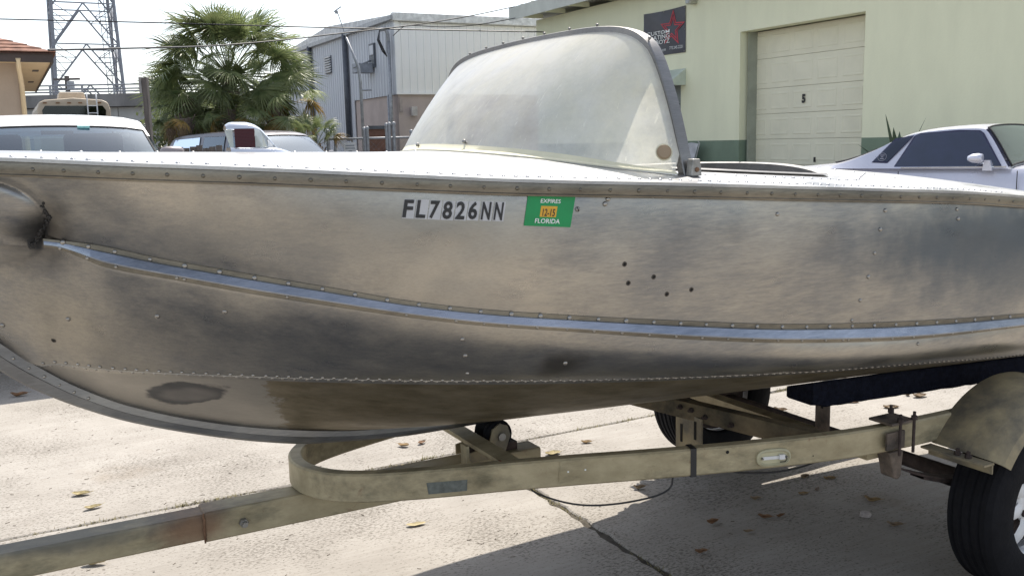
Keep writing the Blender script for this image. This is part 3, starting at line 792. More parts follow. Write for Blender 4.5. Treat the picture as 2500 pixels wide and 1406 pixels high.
def pane_pt(t, r_):
    a = base(t); tt = .045 + .91 * t                      # the pane stops short of the arch feet
    b_ = arch(tt) + Vector((.006, 0, -.004)); p = a.lerp(b_, r_)
    blg = .030 * 4 * r_ * (1 - r_) * math.sin(math.pi * t)
    return p + Vector((blg, 0, blg * .3))
for i in range(NP + 1): rws.append([pane_pt(i / NP, j / NR) for j in range(NR + 1)])
pm = MB().grid(rws)
pane = pm.build('windshield_pane', pane_mat(), boat, smooth=True)
pbvh = BVHTree.FromPolygons([tuple(p) for p in pm.v], pm.f)
lipm = M('yellowed acrylic edge', (.72, .68, .50), .45, 0, .08, 12)
# bent lip along the foot of the pane
lr = []
for i in range(NP + 1):
    t = i / NP; p = pane_pt(t, 0); q = pane_pt(t, .035); out = Vector((p.x - 1.2, p.y * .6, 0)).normalized()
    lr.append([q + out * .001, p + out * .002 + Vector((0, 0, .001)), p + out * .018 + Vector((0, 0, -.003)), p + out * .018 + Vector((0, 0, -.006)), p + Vector((0, 0, -.004))])
MB().grid(lr).build('pane_lip', lipm, pane, smooth=40)
# arch frame: a flat metal strip folded over the pane edge
fr = []
for i in range(97):
    t = i / 96; p = arch(t); q = arch(min(1, t + .004)) - arch(max(0, t - .004)); q.normalize()
    nrm = Vector((0, -q.z, q.y)); nrm = nrm if nrm.dot(Vector((0, p.y, p.z - 1.45))) > 0 else -nrm
    ax = Vector((1, 0, .1)).normalized()
    fr.append([p + ax * .012 - nrm * .001, p + ax * .012 + nrm * .001, p - ax * .004 + nrm * .002, p - ax * .016 + nrm * .001, p - ax * .016 - nrm * .001, p - ax * .013 - nrm * .010, p - ax * .009 - nrm * .010, p - ax * .008 + nrm * .001])
frame = MB().grid(fr, True).build('windshield_frame', frame_m, boat, smooth=35)
# front flange of the arch, the broad face seen from ahead
fl = []
for i in range(97):
    t = i / 96; p = arch(t); q = arch(min(1, t + .004)) - arch(max(0, t - .004)); q.normalize()
    nrm = Vector((0, -q.z, q.y)); nrm = nrm if nrm.dot(Vector((0, p.y, p.z - 1.45))) > 0 else -nrm
    ax = Vector((1, 0, .1)).normalized(); k = .020 if t < .5 else .020
    fl.append([p + ax * .0125 + nrm * .0015, p + ax * .0155 + nrm * .0, p + ax * .0155 - nrm * k, p + ax * .0125 - nrm * k])
MB().grid(fl, True).build('frame_flange', frame_m, frame, smooth=35)
for sg in (1, -1):                                        # foot brackets
    z0 = zdeck(1.296, .685)
    k = MB().prism([(-.016, 0), (.016, 0), (.011, .040), (-.010, .040)], -.010, .012, lambda a, b_, d: (1.294 + a, sg * (.69 + d), z0 - .001 + b_)).build('frame_bracket', steel_m, boat, bevel=.002)
    MB().lathe([(.006, 0), (.005, .003), (.0001, .004)], 12, orient(Vector((1.294, sg * .7025, z0 + .014)), Vector((0, sg, 0)))).build('bracket_screw', rust_m, k)
# snap studs along the top of the arch
stud = MB().lathe([(.0035, 0), (.0035, .004), (.0055, .005), (.0055, .009), (.003, .011), (.0001, .011)], 12).mesh('snap_stud', True); stud.materials.append(steel_m)
for x, y in ((1590, 98), (1463, 62), (1395, 73), (1332, 86), (1281, 99), (1234, 114), (1192, 128), (1155, 144), (1103, 184)):
    best = min((k / 400 for k in range(20, 381)), key=lambda t: (lambda P: (P[0] - x) ** 2 + (P[1] - y) ** 2)(
        (lambda d: (1250 + FPX * (d @ cR) / (d @ cF), 703 - FPX * (d @ cU) / (d @ cF)))(np.array(BM @ arch(t)) - cO)))
    p = arch(best); q = arch(best + .004) - arch(best - .004); q.normalize(); nrm = Vector((0, -q.z, q.y)); nrm = nrm if nrm.z > 0 or nrm.y * p.y > 0 else -nrm
    inst(stud, 'snap_stud', frame, orient(p + nrm * .003 + Vector((.006, 0, 0)), nrm) @ Matrix.Scale(.75, 4))
def rcp(x, y):
    d = lray(x, y); p, nn, i, t = pbvh.ray_cast(Vector(lo), Vector(d).normalized())
    if p is not None and nn.dot(Vector(d)) > 0: nn = -nn
    return p, nn
for x, y in ((1024, 357), (1137, 349)):
    p, nn = rcp(x, y)
    if p: inst(stud, 'pane_stud', pane, orient(p, nn))
p, nn = rcp(1621, 372)
if p:
    pl = MB().lathe([(.0175, 0), (.0175, .003), (.0165, .0045), (.0155, .004), (.014, .0052), (.0001, .0055)], 28, orient(p, nn)).build('vent_plug', M('tan plastic plug', (.36, .26, .16), .5, 0, .1), pane, smooth=30)
    MB().lathe([(.0176, .0005), (.0205, .0012), (.0200, .0002)], 28, orient(p, nn)).build('plug_gasket', lipm, pl, smooth=True)
# ------------------------------------------------------------------ the trailer, in the boat's axes
trailer = empty('boat_trailer', 'weathered tan steel boat trailer with white spoked wheels under the boat', 'trailer', (BC[0], BC[1], 0), TH + math.pi)
half = [(-1.5, .63), (0, .63), (.35, .63), (.6, .618), (.8, .578), (1.13, .486), (1.55, .336), (1.77, .272), (1.94, .212), (2.035, .155), (2.085, .075), (2.098, 0)]
pts = [np.array(p) for p in half] + [np.array((s, -w_)) for s, w_ in half[-2::-1]]
pts = chaikin(pts, 3); rws = []
Z0, Z1 = .500, .578
for i, p in enumerate(pts):
    t = pts[min(i + 1, len(pts) - 1)] - pts[max(i - 1, 0)]; t = t / np.linalg.norm(t); nrm = np.array([-t[1], t[0]])
    if nrm @ (p - np.array([.5, 0])) < 0: nrm = -nrm
    o_, i_ = p + nrm * .019, p - nrm * .019
    c = .005
    rws.append([(o_[0], o_[1], Z0 + c), (o_[0], o_[1], Z1 - c), (o_[0] - nrm[0] * c, o_[1] - nrm[1] * c, Z1), (i_[0] + nrm[0] * c, i_[1] + nrm[1] * c, Z1), (i_[0], i_[1], Z1 - c), (i_[0], i_[1], Z0 + c), (i_[0] + nrm[0] * c, i_[1] + nrm[1] * c, Z0), (o_[0] - nrm[0] * c, o_[1] - nrm[1] * c, Z0)])
fb = MB().grid(rws, True); beam = fb.build('frame_beam', trailer_m, trailer, smooth=40)
fbvh = BVHTree.FromPolygons(fb.v, fb.f)
def rct(x, y):
    d = lray(x, y); p, nn, i, t = fbvh.ray_cast(Vector(lo), Vector(d).normalized())
    if p is not None and nn.dot(Vector(d)) > 0: nn = -nn
    return p, nn
tongue = MB().box((1.86, .012, .4585), (1.0, .082, .080)).build('tongue_sleeve', trailer_m, trailer, bevel=.006)
inner = MB().box((3.3, .012, .4585), (1.92, .072, .070)).build('tongue', trailer_m, trailer, bevel=.006)
cp = MB().prism([(4.2, .43), (4.62, .43), (4.66, .47), (4.62, .53), (4.5, .54), (4.2, .50)], -.04, .06, lambda a, b, d: (a, d, b)); cp.build('coupler', steel_m, trailer, bevel=.01)
jk = MB().tube([(3.9, -.12, .0), (3.9, -.12, .8)], .03, 12); jk.build('jack_post', steel_m, trailer, smooth=40)
hexm = MB().lathe([(.0001, .014), (.011, .014), (.0125, .011), (.0125, 0)], 6).lathe([(.0001, .026), (.007, .026), (.0075, .014)], 8).mesh('bolt'); hexm.materials.append(steel_m)
hexr = hexm.copy(); hexr.materials.clear(); hexr.materials.append(darkrust_m)
inst(hexm, 'tongue_bolt', tongue, orient(Vector((2.262, .053, .455)), Vector((0, 1, 0))))
# front cross angle and its gusset
MB().box((1.60, 0, .570), (.055, .60, .008)).box((1.574, 0, .545), (.006, .60, .045)).build('crossmember', trailer_m, trailer)
MB().box((1.655, .135, .515), (.008, .040, .13)).build('gusset', trailer_m, trailer)
MB().box((1.51, 0, .505), (.16, .055, .035)).build('keel_channel', darkrust_m, trailer)
br = empty('x', 'x', 'x'); bpy.data.objects.remove(br)
for w_ in (.05, -.05):
    MB().prism([(1.60, .49), (1.49, .49), (1.465, .555), (1.475, .585), (1.50, .595), (1.525, .58), (1.54, .53), (1.60, .52)], w_ - .003, w_ + .003, lambda a, b, d: (a, d, b)).build('roller_bracket', fender_m, trailer)
ro = MB().lathe([(.0001, -.045), (.030, -.045), (.044, -.038), (.046, -.030), (.034, 0), (.046, .030), (.044, .038), (.030, .045), (.0001, .045)], 24, Matrix.Translation((1.497, 0, .555)) @ Matrix.Rotation(R(90), 4, 'X')).build('keel_roller', rubber_m, trailer, smooth=40)
MB().lathe([(.012, .046), (.012, .062), (.0001, .062)], 10, Matrix.Translation((1.497, 0, .555)) @ Matrix.Rotation(R(-90), 4, 'X')).build('roller_axle', steel_m, ro)
# middle cross channel, skewed as it runs to the far side
cm = MB()
d = Vector((.868 - .745, .059 - .595, 0)).normalized(); a = Vector((.745, .585, .548)); b_ = a + d * 1.2
cm.bar(a, b_, .006, .05).bar(a + Vector((-.018, 0, .025)), b_ + Vector((-.018, 0, .025)), .04, .006).bar(a + Vector((-.018, 0, -.025)), b_ + Vector((-.018, 0, -.025)), .04, .006)
xm = cm.build('crossmember', grimy_m, trailer)
for t, dz in ((.50, .010), (.455, .008), (.40, -.004), (.30, -.008)):
    q = a + d * t; inst(hexr, 'bolt', xm, orient(q + Vector((.004, 0, dz)), Vector((.97, .22, 0))) @ Matrix.Scale(.7, 4))
sp_ = MB().box((.845, .12, .47), (.006, .13, .13)); sp_.build('slotted_plate', fender_m, trailer)
for w_, z_ in ((.155, .49), (.085, .465)): MB().box((.849, w_, z_), (.002, .010, .06)).build('plate_slot', hole_m, bpy.data.objects['slotted_plate'])
MB().lathe([(.0001, -.05), (.034, -.05), (.040, -.03), (.032, 0), (.040, .03), (.034, .05), (.0001, .05)], 20, Matrix.Translation((.79, -.05, .585)) @ Matrix.Rotation(R(90), 4, 'X')).build('keel_roller', rubber_m, trailer, smooth=40)
# bunks touch the hull bottom
def zbot(s, w_):
    bot, _ = section(s); return float(np.interp(w_, [p[0] for p in bot], [p[1] for p in bot]))
for sg in (1, -1):
    rws = []; rnd = random.Random(8)
    for s in np.linspace(.665, -1.15, 60):
        wv = rnd.uniform(-.0015, .0015); taper = 1 - sstep(.60, .67, s) * .25
        zi, zo = zbot(s, .37) - .003, zbot(s, .47) - .003
        zm = min(zi, zo); rws.append([(s, sg * .37, zi), (s, sg * .47, zo), (s, sg * .475, zo - .006), (s, sg * .475, zm - .044 * taper + wv), (s, sg * .467, zm - .050 * taper + wv), (s, sg * .375, zm - .050 * taper - wv), (s, sg * .367, zm - .044 * taper), (s, sg * .367, zi - .006)])
    MB().grid(rws, True).add(rws[0], [tuple(range(8))]).add(rws[-1], [tuple(range(8))]).build('bunk', carpet_m, trailer, smooth=30)
    z1 = zbot(.56, .42) - .05
    pm_ = MB().box((.565, sg * .42, (z1 + .43) / 2), (.006, .055, z1 - .43)).box((.54, sg * .395, (z1 + .50) / 2), (.045, .006, z1 - .50)).build('bunk_post', hanger_m, trailer)
    MB().box((.569, sg * .42, .60), (.002, .009, .03)).build('post_slot', hole_m, pm_)
    z2 = zbot(-.8, .42) - .05
    MB().box((-.8, sg * .42, (z2 + .48) / 2), (.05, .006, z2 - .48)).build('bunk_post', hanger_m, trailer)
MB().box((.545, 0, .485), (.05, 1.2, .03)).build('crossmember', trailer_m, trailer)
MB().box((-.8, 0, .53), (.05, 1.22, .05)).build('crossmember', trailer_m, trailer)
# axle, springs, clamps
MB().tube([(.02, -.72, .285), (.02, .72, .285)], .026, 14).build('axle', darkrust_m, trailer, smooth=40)
for sg in (1, -1):
    sp2 = MB()
    for k in range(3):
        L_ = .48 - .12 * k; rws = []
        for i in range(21):
            t = i / 20 * 2 - 1; s = .02 + L_ * t; z = .34 + .115 * (t * L_ / .48) ** 2 - .008 * k
            rws.append([(s, sg * .60, z), (s, sg * .648, z), (s, sg * .648, z - .007), (s, sg * .60, z - .007)])
        sp2.grid(rws, True)
    sp2.build('leaf_spring', darkrust_m, trailer)
    hg = MB().prism([(.475, .50), (.535, .50), (.522, .46), (.512, .42), (.495, .412), (.482, .42), (.480, .45)], sg * .600, sg * .650, lambda a, b, d: (a, d, b)).build('spring_hanger', hanger_m, trailer, bevel=.004)
    MB().prism([(-.49, .50), (-.40, .50), (-.42, .44), (-.47, .42)], sg * .600, sg * .650, lambda a, b, d: (a, d, b)).build('spring_hanger', fender_m, trailer)
    cpz = MB().box((.50, sg * .625, .590), (.10, .085, .008)).box((.52, sg * .655, .538), (.075, .008, .052)).build('clamp_plate', hanger_m, trailer, bevel=.002)
    for ds, dw in ((.028, .0), (-.03, .0)):
        for ww in ((.668,) if ds > 0 else (.668, .585)):
            MB().tube([(.50 + ds - .012, sg * ww, .495), (.50 + ds - .012, sg * ww, .618)], .0045, 8).lathe([(.0001, .012), (.009, .012), (.009, 0), (.0001, 0)], 6, Matrix.Translation((.50 + ds - .012, sg * ww, .594))).build('u_bolt', darkrust_m, cpz)
# wheels
def wheel(sg):
    w0 = sg * .745
    mt = Matrix.Translation((.02, w0, .287)) @ Matrix.Rotation(R(-90 * sg), 4, 'X')
    prof = []
    r0, hw = .285, .084
    prof += [(.168, -hw * .80), (.185, -hw * .95), (.225, -hw * 1.02), (.258, -hw * .97), (.275, -hw * .86)]
    for k in range(5):
        c = -hw * .70 + k * hw * .35
        prof += [(r0 - .001, c - .010), (r0, c - .003)] + ([(r0 - .007, c + .0035), (r0 - .007, c + .0075), (r0, c + .011)] if k < 4 else [])
    prof += [(.275, hw * .86), (.258, hw * .97), (.225, hw * 1.02), (.185, hw * .95), (.168, hw * .80), (.160, hw * .5), (.160, -hw * .5)]
    wh = MB().lathe(prof, 64, mt, True).build('tyre', rubber_m, None, smooth=30)
    wh.name = 'wheel'
    wh.parent = trailer
    MB().lathe([(.158, -hw * .7), (.158, hw * .45), (.163, hw * .62), (.172, hw * .80), (.178, hw * .86), (.181, hw * .80), (.178, hw * .70)], 48, mt).build('rim', white_m, wh, smooth=35)
    sp3 = MB()
    for k in range(8):
        a = 2 * math.pi * k / 8 + .2
        def P(r_, an, h): return mt @ Vector((r_ * math.cos(an), r_ * math.sin(an), h))
        wd0, wd1 = .33, .20
        rws = []
        for r_, h, w_ in ((.062, .020, .36), (.09, .027, .24), (.12, .024, .17), (.145, .012, .20), (.159, -.004, .27)):
            rws.append([P(r_, a - w_, h - .004), P(r_, a - w_ * .6, h + .003), P(r_, a, h + .006), P(r_, a + w_ * .6, h + .003), P(r_, a + w_, h - .004)])
        sp3.grid(rws)
    sp3.build('spoke_disc', white_m, wh, smooth=True)
    MB().lathe([(.034, .012), (.036, .018), (.050, .024), (.068, .022), (.075, .012)], 32, mt).build('hub_ring', white_m, wh, smooth=True)
    MB().lathe([(.034, -.03), (.030, .02), (.020, .036), (.0001, .038)], 20, mt).build('hub_cap', darkrust_m, wh, smooth=35)
    MB().lathe([(.157, -.03), (.0001, -.03)], 32, mt).build('brake_shadow_plate', darkrust_m, wh)  # dark disc stands in for brake and shade behind the spokes
    for k in range(5):
        a = 2 * math.pi * k / 5 + .5
        inst(hexr, 'lug_nut', wh, mt @ Matrix.Translation((.057 * math.cos(a), .057 * math.sin(a), .020)) @ Matrix.Scale(.95, 4))
for sg in (1, -1): wheel(sg)
# fenders
for sg in (1, -1):
    rws = []
    for i in range(41):
        an = R(33 + 118 * i / 40); r_ = .375
        sx, sz = math.cos(an), math.sin(an)
        pr = [(.635, 0), (.64, .002), (.78, .0), (.83, -.006), (.857, -.024), (.866, -.048), (.862, -.050), (.853, -.026), (.828, -.010), (.78, -.004), (.64, -.002)]
        rws.append([(.02 + (r_ + dr_) * sx, sg * w_, .29 + (r_ + dr_) * sz) for w_, dr_ in pr])
    fd = MB().grid(rws, True).add(rws[0], [tuple(range(11))]).add(rws[-1], [tuple(range(11))]).build('fender', fender_m, trailer, smooth=35)
    x0, z0 = .02 + .375 * math.cos(R(33)), .29 + .375 * math.sin(R(33))
    fbk = MB().box((x0 + .02, sg * .735, z0 - .008), (.045, .21, .006)).box((x0 + .004, sg * .735, z0 - .022), (.005, .21, .03)).build('fender_bracket', fender_m, trailer)
    for dw in (.74, .775): inst(hexr, 'bolt', fbk, orient(Vector((x0 + .022, sg * dw, z0 - .006)), Vector((0, 0, 1))) @ Matrix.Scale(.8, 4))
# side marker housing, tape, label patch, drilled holes on the near beam
p, nn = rct(1887, 1115); p2, _ = rct(1930, 1111)
if p:
    tx = (p2 - p).normalized(); mt = Matrix((-tx, Vector((0, 0, 1)), (-tx).cross(Vector((0, 0, 1))))).transposed().to_4x4()
    if (mt.to_3x3() @ Vector((0, 0, 1))).dot(nn) < 0: mt = Matrix((tx, Vector((0, 0, 1)), tx.cross(Vector((0, 0, 1))))).transposed().to_4x4()
    mt = Matrix.Translation(p) @ mt
    def oval(a, b, h):
        o_ = []
        for k in range(28):
            an = 2 * math.pi * k / 28; c_, s_ = math.cos(an), math.sin(an)
            o_.append(mt @ Vector((math.copysign(abs(c_) ** .6, c_) * a, math.copysign(abs(s_) ** .8, s_) * b, h)))
        return o_
    mk = MB(); mk.grid([oval(.052, .025, 0), oval(.052, .025, .006), oval(.047, .020, .010), oval(.043, .016, .004)], True).add(oval(.043, .016, .004), [tuple(range(28))])
    mk = mk.build('marker_light', M('cream marker base', (.48, .45, .30), .5, 0, .08, 30), trailer, smooth=30)
    q = MB()
    for c, dm in (((0, 0, .006), (.070, .009, .002)), ((.022, .002, .010), (.016, .013, .008))): q.add([mt @ Vector(x_) for x_ in MB().box(c, dm).v], MB().box(c, dm).f)
    q.build('bulb_contact', white_m, mk)
    MB().tube([mt @ Vector(x_) for x_ in ((.03, .004, .012), (.036, -.004, .014), (.030, -.011, .014), (.016, -.012, .011))], .0016, 6).build('bulb_wire', black_m, mk)
    inst(hexm, 'screw', mk, mt @ Matrix.Translation((-.036, 0, .006)) @ Matrix.Scale(.28, 4)); inst(hexm, 'screw', mk, mt @ Matrix.Translation((.038, 0, .006)) @ Matrix.Scale(.28, 4))
def beam_patch(name, Q, mat, off, nx=6, ny=3):
    q = np.array(Q, float); rws = []
    for j in range(ny + 1):
        r_ = []
        for i in range(nx + 1):
            a, b = i / nx, j / ny; pt = (q[0] * (1 - a) + q[1] * a) * (1 - b) + (q[3] * (1 - a) + q[2] * a) * b
            p, nn = rct(*pt)
            if p is None: p, nn = rct(pt[0], pt[1] + 3)
            r_.append(p + nn * off)
        rws.append(r_)
    return MB().grid(rws).build(name, mat, trailer, fixn=False)
beam_patch('label_patch', [(1041, 1178), (1141, 1170), (1140, 1197), (1046, 1206)], M('dull grey label', (.13, .145, .135), .5, .3, .25, 60), .001)
p, nn = rct(1693, 1130)
tp_ = []
tdir = (rct(1703, 1130)[0] - rct(1683, 1130)[0]).normalized(); nw = nn
for k in (-1, 1):
    c = p + tdir * (.0085 * k)
    tp_.append([Vector((c.x, c.y, 0)) + nw * .0015 + Vector((0, 0, Z0 - .0015)), Vector((c.x, c.y, 0)) + nw * .0015 + Vector((0, 0, Z1 + .0015)), Vector((c.x, c.y, 0)) - nw * .0395 + Vector((0, 0, Z1 + .0015)), Vector((c.x, c.y, 0)) - nw * .0395 + Vector((0, 0, Z0 - .0015))])
MB().grid(tp_, True).build('tape_wrap', black_m, trailer)
for x, y, r_ in ((1387, 1151, .0026), (1429, 1146, .0026), (1776, 1103, .005), (1985, 1112, .002)):
    p, nn = rct(x, y)
    if p: MB().lathe([(.0001, .0007), (r_, .0007)], 12, orient(p, nn)).build('drilled_hole', whiteprint_m if r_ < .003 and x < 1500 else hole_m, trailer)
# rub marks on the beam: worn welds as thin beads
p0_ = rct(1365, 1128)[0]
wl = [rct(1365 + math.sin(k) * 1.2, 1128 + k * 8)[0] for k in range(7)]
MB().tube([p_ + nn * .0008 for p_ in wl if p_], .0012, 6).build('weld_seam', trailer_m, trailer)
rnd = random.Random(31)
def bead(P, r_, nm='weld_bead'):
    MB().tube([(x + rnd.gauss(0, .0006), y + rnd.gauss(0, .0006), z + rnd.gauss(0, .0006)) for x, y, z in P], [r_ * rnd.uniform(.7, 1.3) for _ in P], 6).build(nm, rust_m, trailer, smooth=True)
bead([(2.36, .054, .42 + .078 * k / 14) for k in range(15)], .0028)
bead([(2.08 - .36 * k / 40, .0535, .4995) for k in range(41)], .003)
bead([(1.63, .30 + .012 * math.sin(k), .578 - .01 * k / 8) for k in range(9)], .003)
# brake cable sagging under the near beam
def sag(P, n=24):
    return [tuple(q) for q in chaikin([np.array(p_) for p_ in P], 3)]
ca = Vector((1.56, .345, .5)); cb = Vector((1.17, .475, .5))
MB().tube(sag([(ca.x, ca.y - .02, .50), (ca.x - .03, ca.y - .02, .47), (1.42, .36, .425), (1.30, .41, .425), (1.18, .46, .45), (cb.x, cb.y - .02, .50)]), .0028, 6).build('cable', black_m, trailer, smooth=True)
MB().tube(sag([(1.02, .52, .50), (.98, .52, .485), (.86, .54, .47), (.74, .55, .475), (.66, .55, .50)]), .0028, 6).build('cable', black_m, trailer, smooth=True)
# ------------------------------------------------------------------ vehicles
def glass_mat(name, tint, refl=1.0):
    m, n, l, b, o = nt(name)
    tp = n.new('ShaderNodeBsdfTransparent'); tp.inputs[0].default_value = rgb(tint)
    gl = n.new('ShaderNodeBsdfGlossy'); gl.inputs[1].default_value = .03; gl.inputs[0].default_value = (.80, .90, 1, 1)
    fr = n.new('ShaderNodeFresnel'); fr.inputs[0].default_value = 1.55
    mx = n.new('ShaderNodeMixShader'); l.new(math_n(n, l, 'MULTIPLY', fr.outputs[0], refl), mx.inputs[0]); l.new(tp.outputs[0], mx.inputs[1]); l.new(gl.outputs[0], mx.inputs[2])
    l.new(mx.outputs[0], o.inputs[0]); n.remove(b); return m
glass_m = glass_mat('car glass', (.50, .62, .66), 2.6)
tint_m = glass_mat('dark tinted car glass', (.55, .55, .65), 1.8)
seat_m = M('grey cloth', (.10, .11, .12), .9, 0, .2); seal_m = M('window rubber', (.02, .02, .022), .6)
def car_paint(name, col, rough=.3, metal=0., coat=.6):
    m = M(name, col, rough, metal, .04, 3); b = m.node_tree.nodes['Principled BSDF']; b.inputs['Coat Weight'].default_value = coat; b.inputs['Coat Roughness'].default_value = .12; return m
def plank(o): return o
def vehicle(name, label, cat, loc, rz, paint, body, prof, wf, camber, wins, front, rear, glass, wheels, roof_paint=None, wr=.36, back=None):
    root = empty(name, label, cat, loc, rz)
    st = []
    for x, hw, zb, zt in body:
        hh = zt - zb
        h_ = [(0, zb), (hw * .88, zb), (hw * .97, zb + hh * .10), (hw, zb + hh * .40), (hw * .985, zb + hh * .70), (hw * .955, zb + hh * .9), (hw * .90, zt - .012), (hw * .80, zt), (0, zt + .025)]
        st.append([(x, y, z) for y, z in h_] + [(x, -y, z) for y, z in h_[-2:0:-1]])
    b = MB().grid(st, True).add(st[0], [tuple(range(16))]).add(st[-1], [tuple(range(16))]).build('body', paint, root, smooth=40)
    P = chaikin([np.array(p) for p in prof], 2); NT = 14
    def cap(p, t, e=0.): 
        w_ = wf(p[1]); return Vector((p[0] - .05 * camber * t * t * (1 if p[0] > 0 else -1) * 0, t * (w_ - .0), p[1] - camber * t * t - .02 * abs(t) ** 10))
    rws = [[cap(p, -1 + 2 * j / NT) for j in range(NT + 1)] for p in P]
    cb = MB(); nn_ = len(P) - 1; flat = [q for r_ in rws for q in r_]; fs_ = []
    def open_(i, j):
        t = abs(-1 + 2 * (j + .5) / NT); f_ = (i + .5) / nn_
        return any(w_ and w_[0] < f_ < w_[1] and t < w_[2] for w_ in (front, rear))
    for i in range(nn_):
        for j in range(NT):
            if not open_(i, j): fs_.append((i * (NT + 1) + j, i * (NT + 1) + j + 1, (i + 1) * (NT + 1) + j + 1, (i + 1) * (NT + 1) + j))
    cb.add(flat, fs_)
    zb = min(P[0][1], P[-1][1])
    for sg in (-1, 1):
        ol = [cap(p, sg) for p in P]
        k = len(ol); vs = [tuple(q) for q in ol] + [(q.x, sg * wf(zb - .03), zb - .03) for q in ol]
        cb.add(vs, [(i, i + 1, k + i + 1, k + i) for i in range(k - 1)])
    cabo = cb.build('cabin', roof_paint or paint, root, smooth=40)
    # side glass: polygons on the cabin sides
    for sg in (-1, 1):
        for wi, poly in enumerate(wins):
            q = chaikin([np.array(p) for p in poly] + [np.array(poly[0])], 0)[:-1]
            def sp(p, e):
                z = p[1]; return (p[0], sg * (wf(z + camber * .6) * 1.0 + e), z)
            c0 = np.mean(q, axis=0)
            big = [c0 + (p - c0) * (1 + .016 / max(.05, np.linalg.norm(p - c0))) for p in q]
            so = MB().add([sp(p, .004) for p in big], [tuple(range(len(big)))]).build('window_seal', back or seal_m, root)
            MB().add([sp(p, .008) for p in q], [tuple(range(len(q)))]).build('side_window', glass, so)
    def pane(nm, i0, i1, tw):
        lo_, hi_ = sorted((i0, i1)); seg = [P[0] * 0 + np.array([np.interp(k / 10 * (hi_ - lo_) + lo_, range(len(P)), [p[0] for p in P]), np.interp(k / 10 * (hi_ - lo_) + lo_, range(len(P)), [p[1] for p in P])]) for k in range(11)]
        d = seg[-1] - seg[0]; nrm = np.array([-d[1], d[0]]); nrm = nrm / np.linalg.norm(nrm); nrm = nrm if nrm[1] > 0 else -nrm
        def g_(e, ext):
            return [[cap(p, (-tw - ext) + 2 * (tw + ext) * j / 12) + Vector((nrm[0] * e, 0, nrm[1] * e)) for j in range(13)] for p in seg]
        gg = g_(.009, .0); bd = [gg[0][j] for j in range(13)] + [gg[i][12] for i in range(1, 11)] + [gg[10][j] for j in range(11, -1, -1)] + [gg[i][0] for i in range(9, 0, -1)]
        so = MB().grid(gg).build(nm, glass, root, smooth=True)
        MB().tube(bd + [bd[0]], .009, 6, False).build('window_seal', seal_m, so)
    n_ = len(P) - 1
    if front: pane('windscreen', n_ * front[0], n_ * front[1], front[2])
    if rear: pane('rear_window', n_ * rear[0], n_ * rear[1], rear[2])
    for wx, wy in wheels:
        mt = Matrix.Translation((wx, wy, wr - .0)) @ Matrix.Rotation(R(90 if wy < 0 else -90), 4, 'X')
        t = MB().lathe([(.20, -.10), (wr * .9, -.11), (wr, -.08), (wr, .08), (wr * .9, .11), (.20, .10)], 32, mt, True).build('wheel', rubber_m, root, smooth=35)
        MB().lathe([(.0001, .085), (.08, .09), (.14, .07), (.20, .10), (.21, .09)], 24, mt).build('rim', chrome_m, t, smooth=35)
    return root, P, cap
silver = car_paint('silver lilac paint', (.60, .61, .70), .30, .3); white_p = car_paint('white paint', (.80, .80, .80), .35); grey_p = car_paint('grey metallic paint', (.16, .155, .18), .35, .4)
# coupe: its near side read from the photograph on the side plane
hd = R(-42); hx = np.array([math.cos(hd), math.sin(hd)]); hy = np.array([-math.sin(hd), math.cos(hd)])
near = at_y(2320, 400, 8.6)
co_o = near[:2] + hy * .88                                    # car centre line
gcar = gz(*co_o)
def cpx(x, y, lat=-.80):
    n3 = np.array([hy[0], hy[1], 0]); P = on_plane(x, y, np.array([*(co_o + hy * lat), 0]), n3)
    return ((P[:2] - co_o) @ hx, P[2] - gcar)
roof = [(a_, b_ + .035) for a_, b_ in (cpx(1990, 412), cpx(2060, 400), cpx(2130, 372), cpx(2185, 342), cpx(2235, 324), cpx(2320, 314), cpx(2392, 312), cpx(2412, 318), cpx(2474, 412))]
belt = cpx(2320, 408)[1]
wins = [[cpx(*p) for p in ((2196, 407), (2237, 333), (2250, 327), (2340, 322), (2388, 321), (2398, 327), (2450, 402), (2440, 405))],
        [cpx(*p) for p in ((2141, 394), (2186, 343), (2229, 333), (2177, 394))]]
rl_ = [p[0] for p in roof]
zr = max(p[1] for p in roof)
body = [(rl_[0] - .75, .80, .35, belt - .10), (rl_[0] - .55, .88, .25, belt - .05), (rl_[0], .95, .22, belt + .0), (0, .96, .2, belt + .005), (rl_[-1], .96, .2, belt - .0), (rl_[-1] + .9, .94, .22, belt - .02), (rl_[-1] + 1.35, .90, .28, belt - .06), (rl_[-1] + 1.5, .8, .38, belt - .14)]
coupe, PP, capf = vehicle('coupe', 'silver two-door coupe with dark tinted side glass before the green building', 'car', (co_o[0], co_o[1], gcar), hd, silver, body, roof,
        lambda z: .93 - max(0, z - belt + .02) * .42, .02, wins, (.80, .98, .93), (.10, .26, .7), tint_m, [(rl_[0] + .15, -.80), (rl_[0] + .15, .80), (rl_[-1] + .55, -.80), (rl_[-1] + .55, .80)], wr=.34, back=M('navy window film', (.028, .028, .072), .4))
mx, mz = cpx(2392, 392, -.98)
mir = MB().lathe([(.0001, -.09), (.03, -.085), (.052, -.05), (.058, 0), (.05, .03), (.03, .035), (.0001, .03)], 18, Matrix.Translation((mx, -1.02, mz + .02)) @ Matrix.Rotation(R(90), 4, 'Y') @ Matrix.Scale(.75, 4, (1, 0, 0))).build('door_mirror', silver, coupe, smooth=True)
MB().prism([(-.03, -.09), (.05, -.09), (.03, 0), (-.02, 0)], -.97, -.93, lambda a, b, d: (mx + a + .05, d, mz + .0 + b)).build('mirror_stalk', silver, mir)
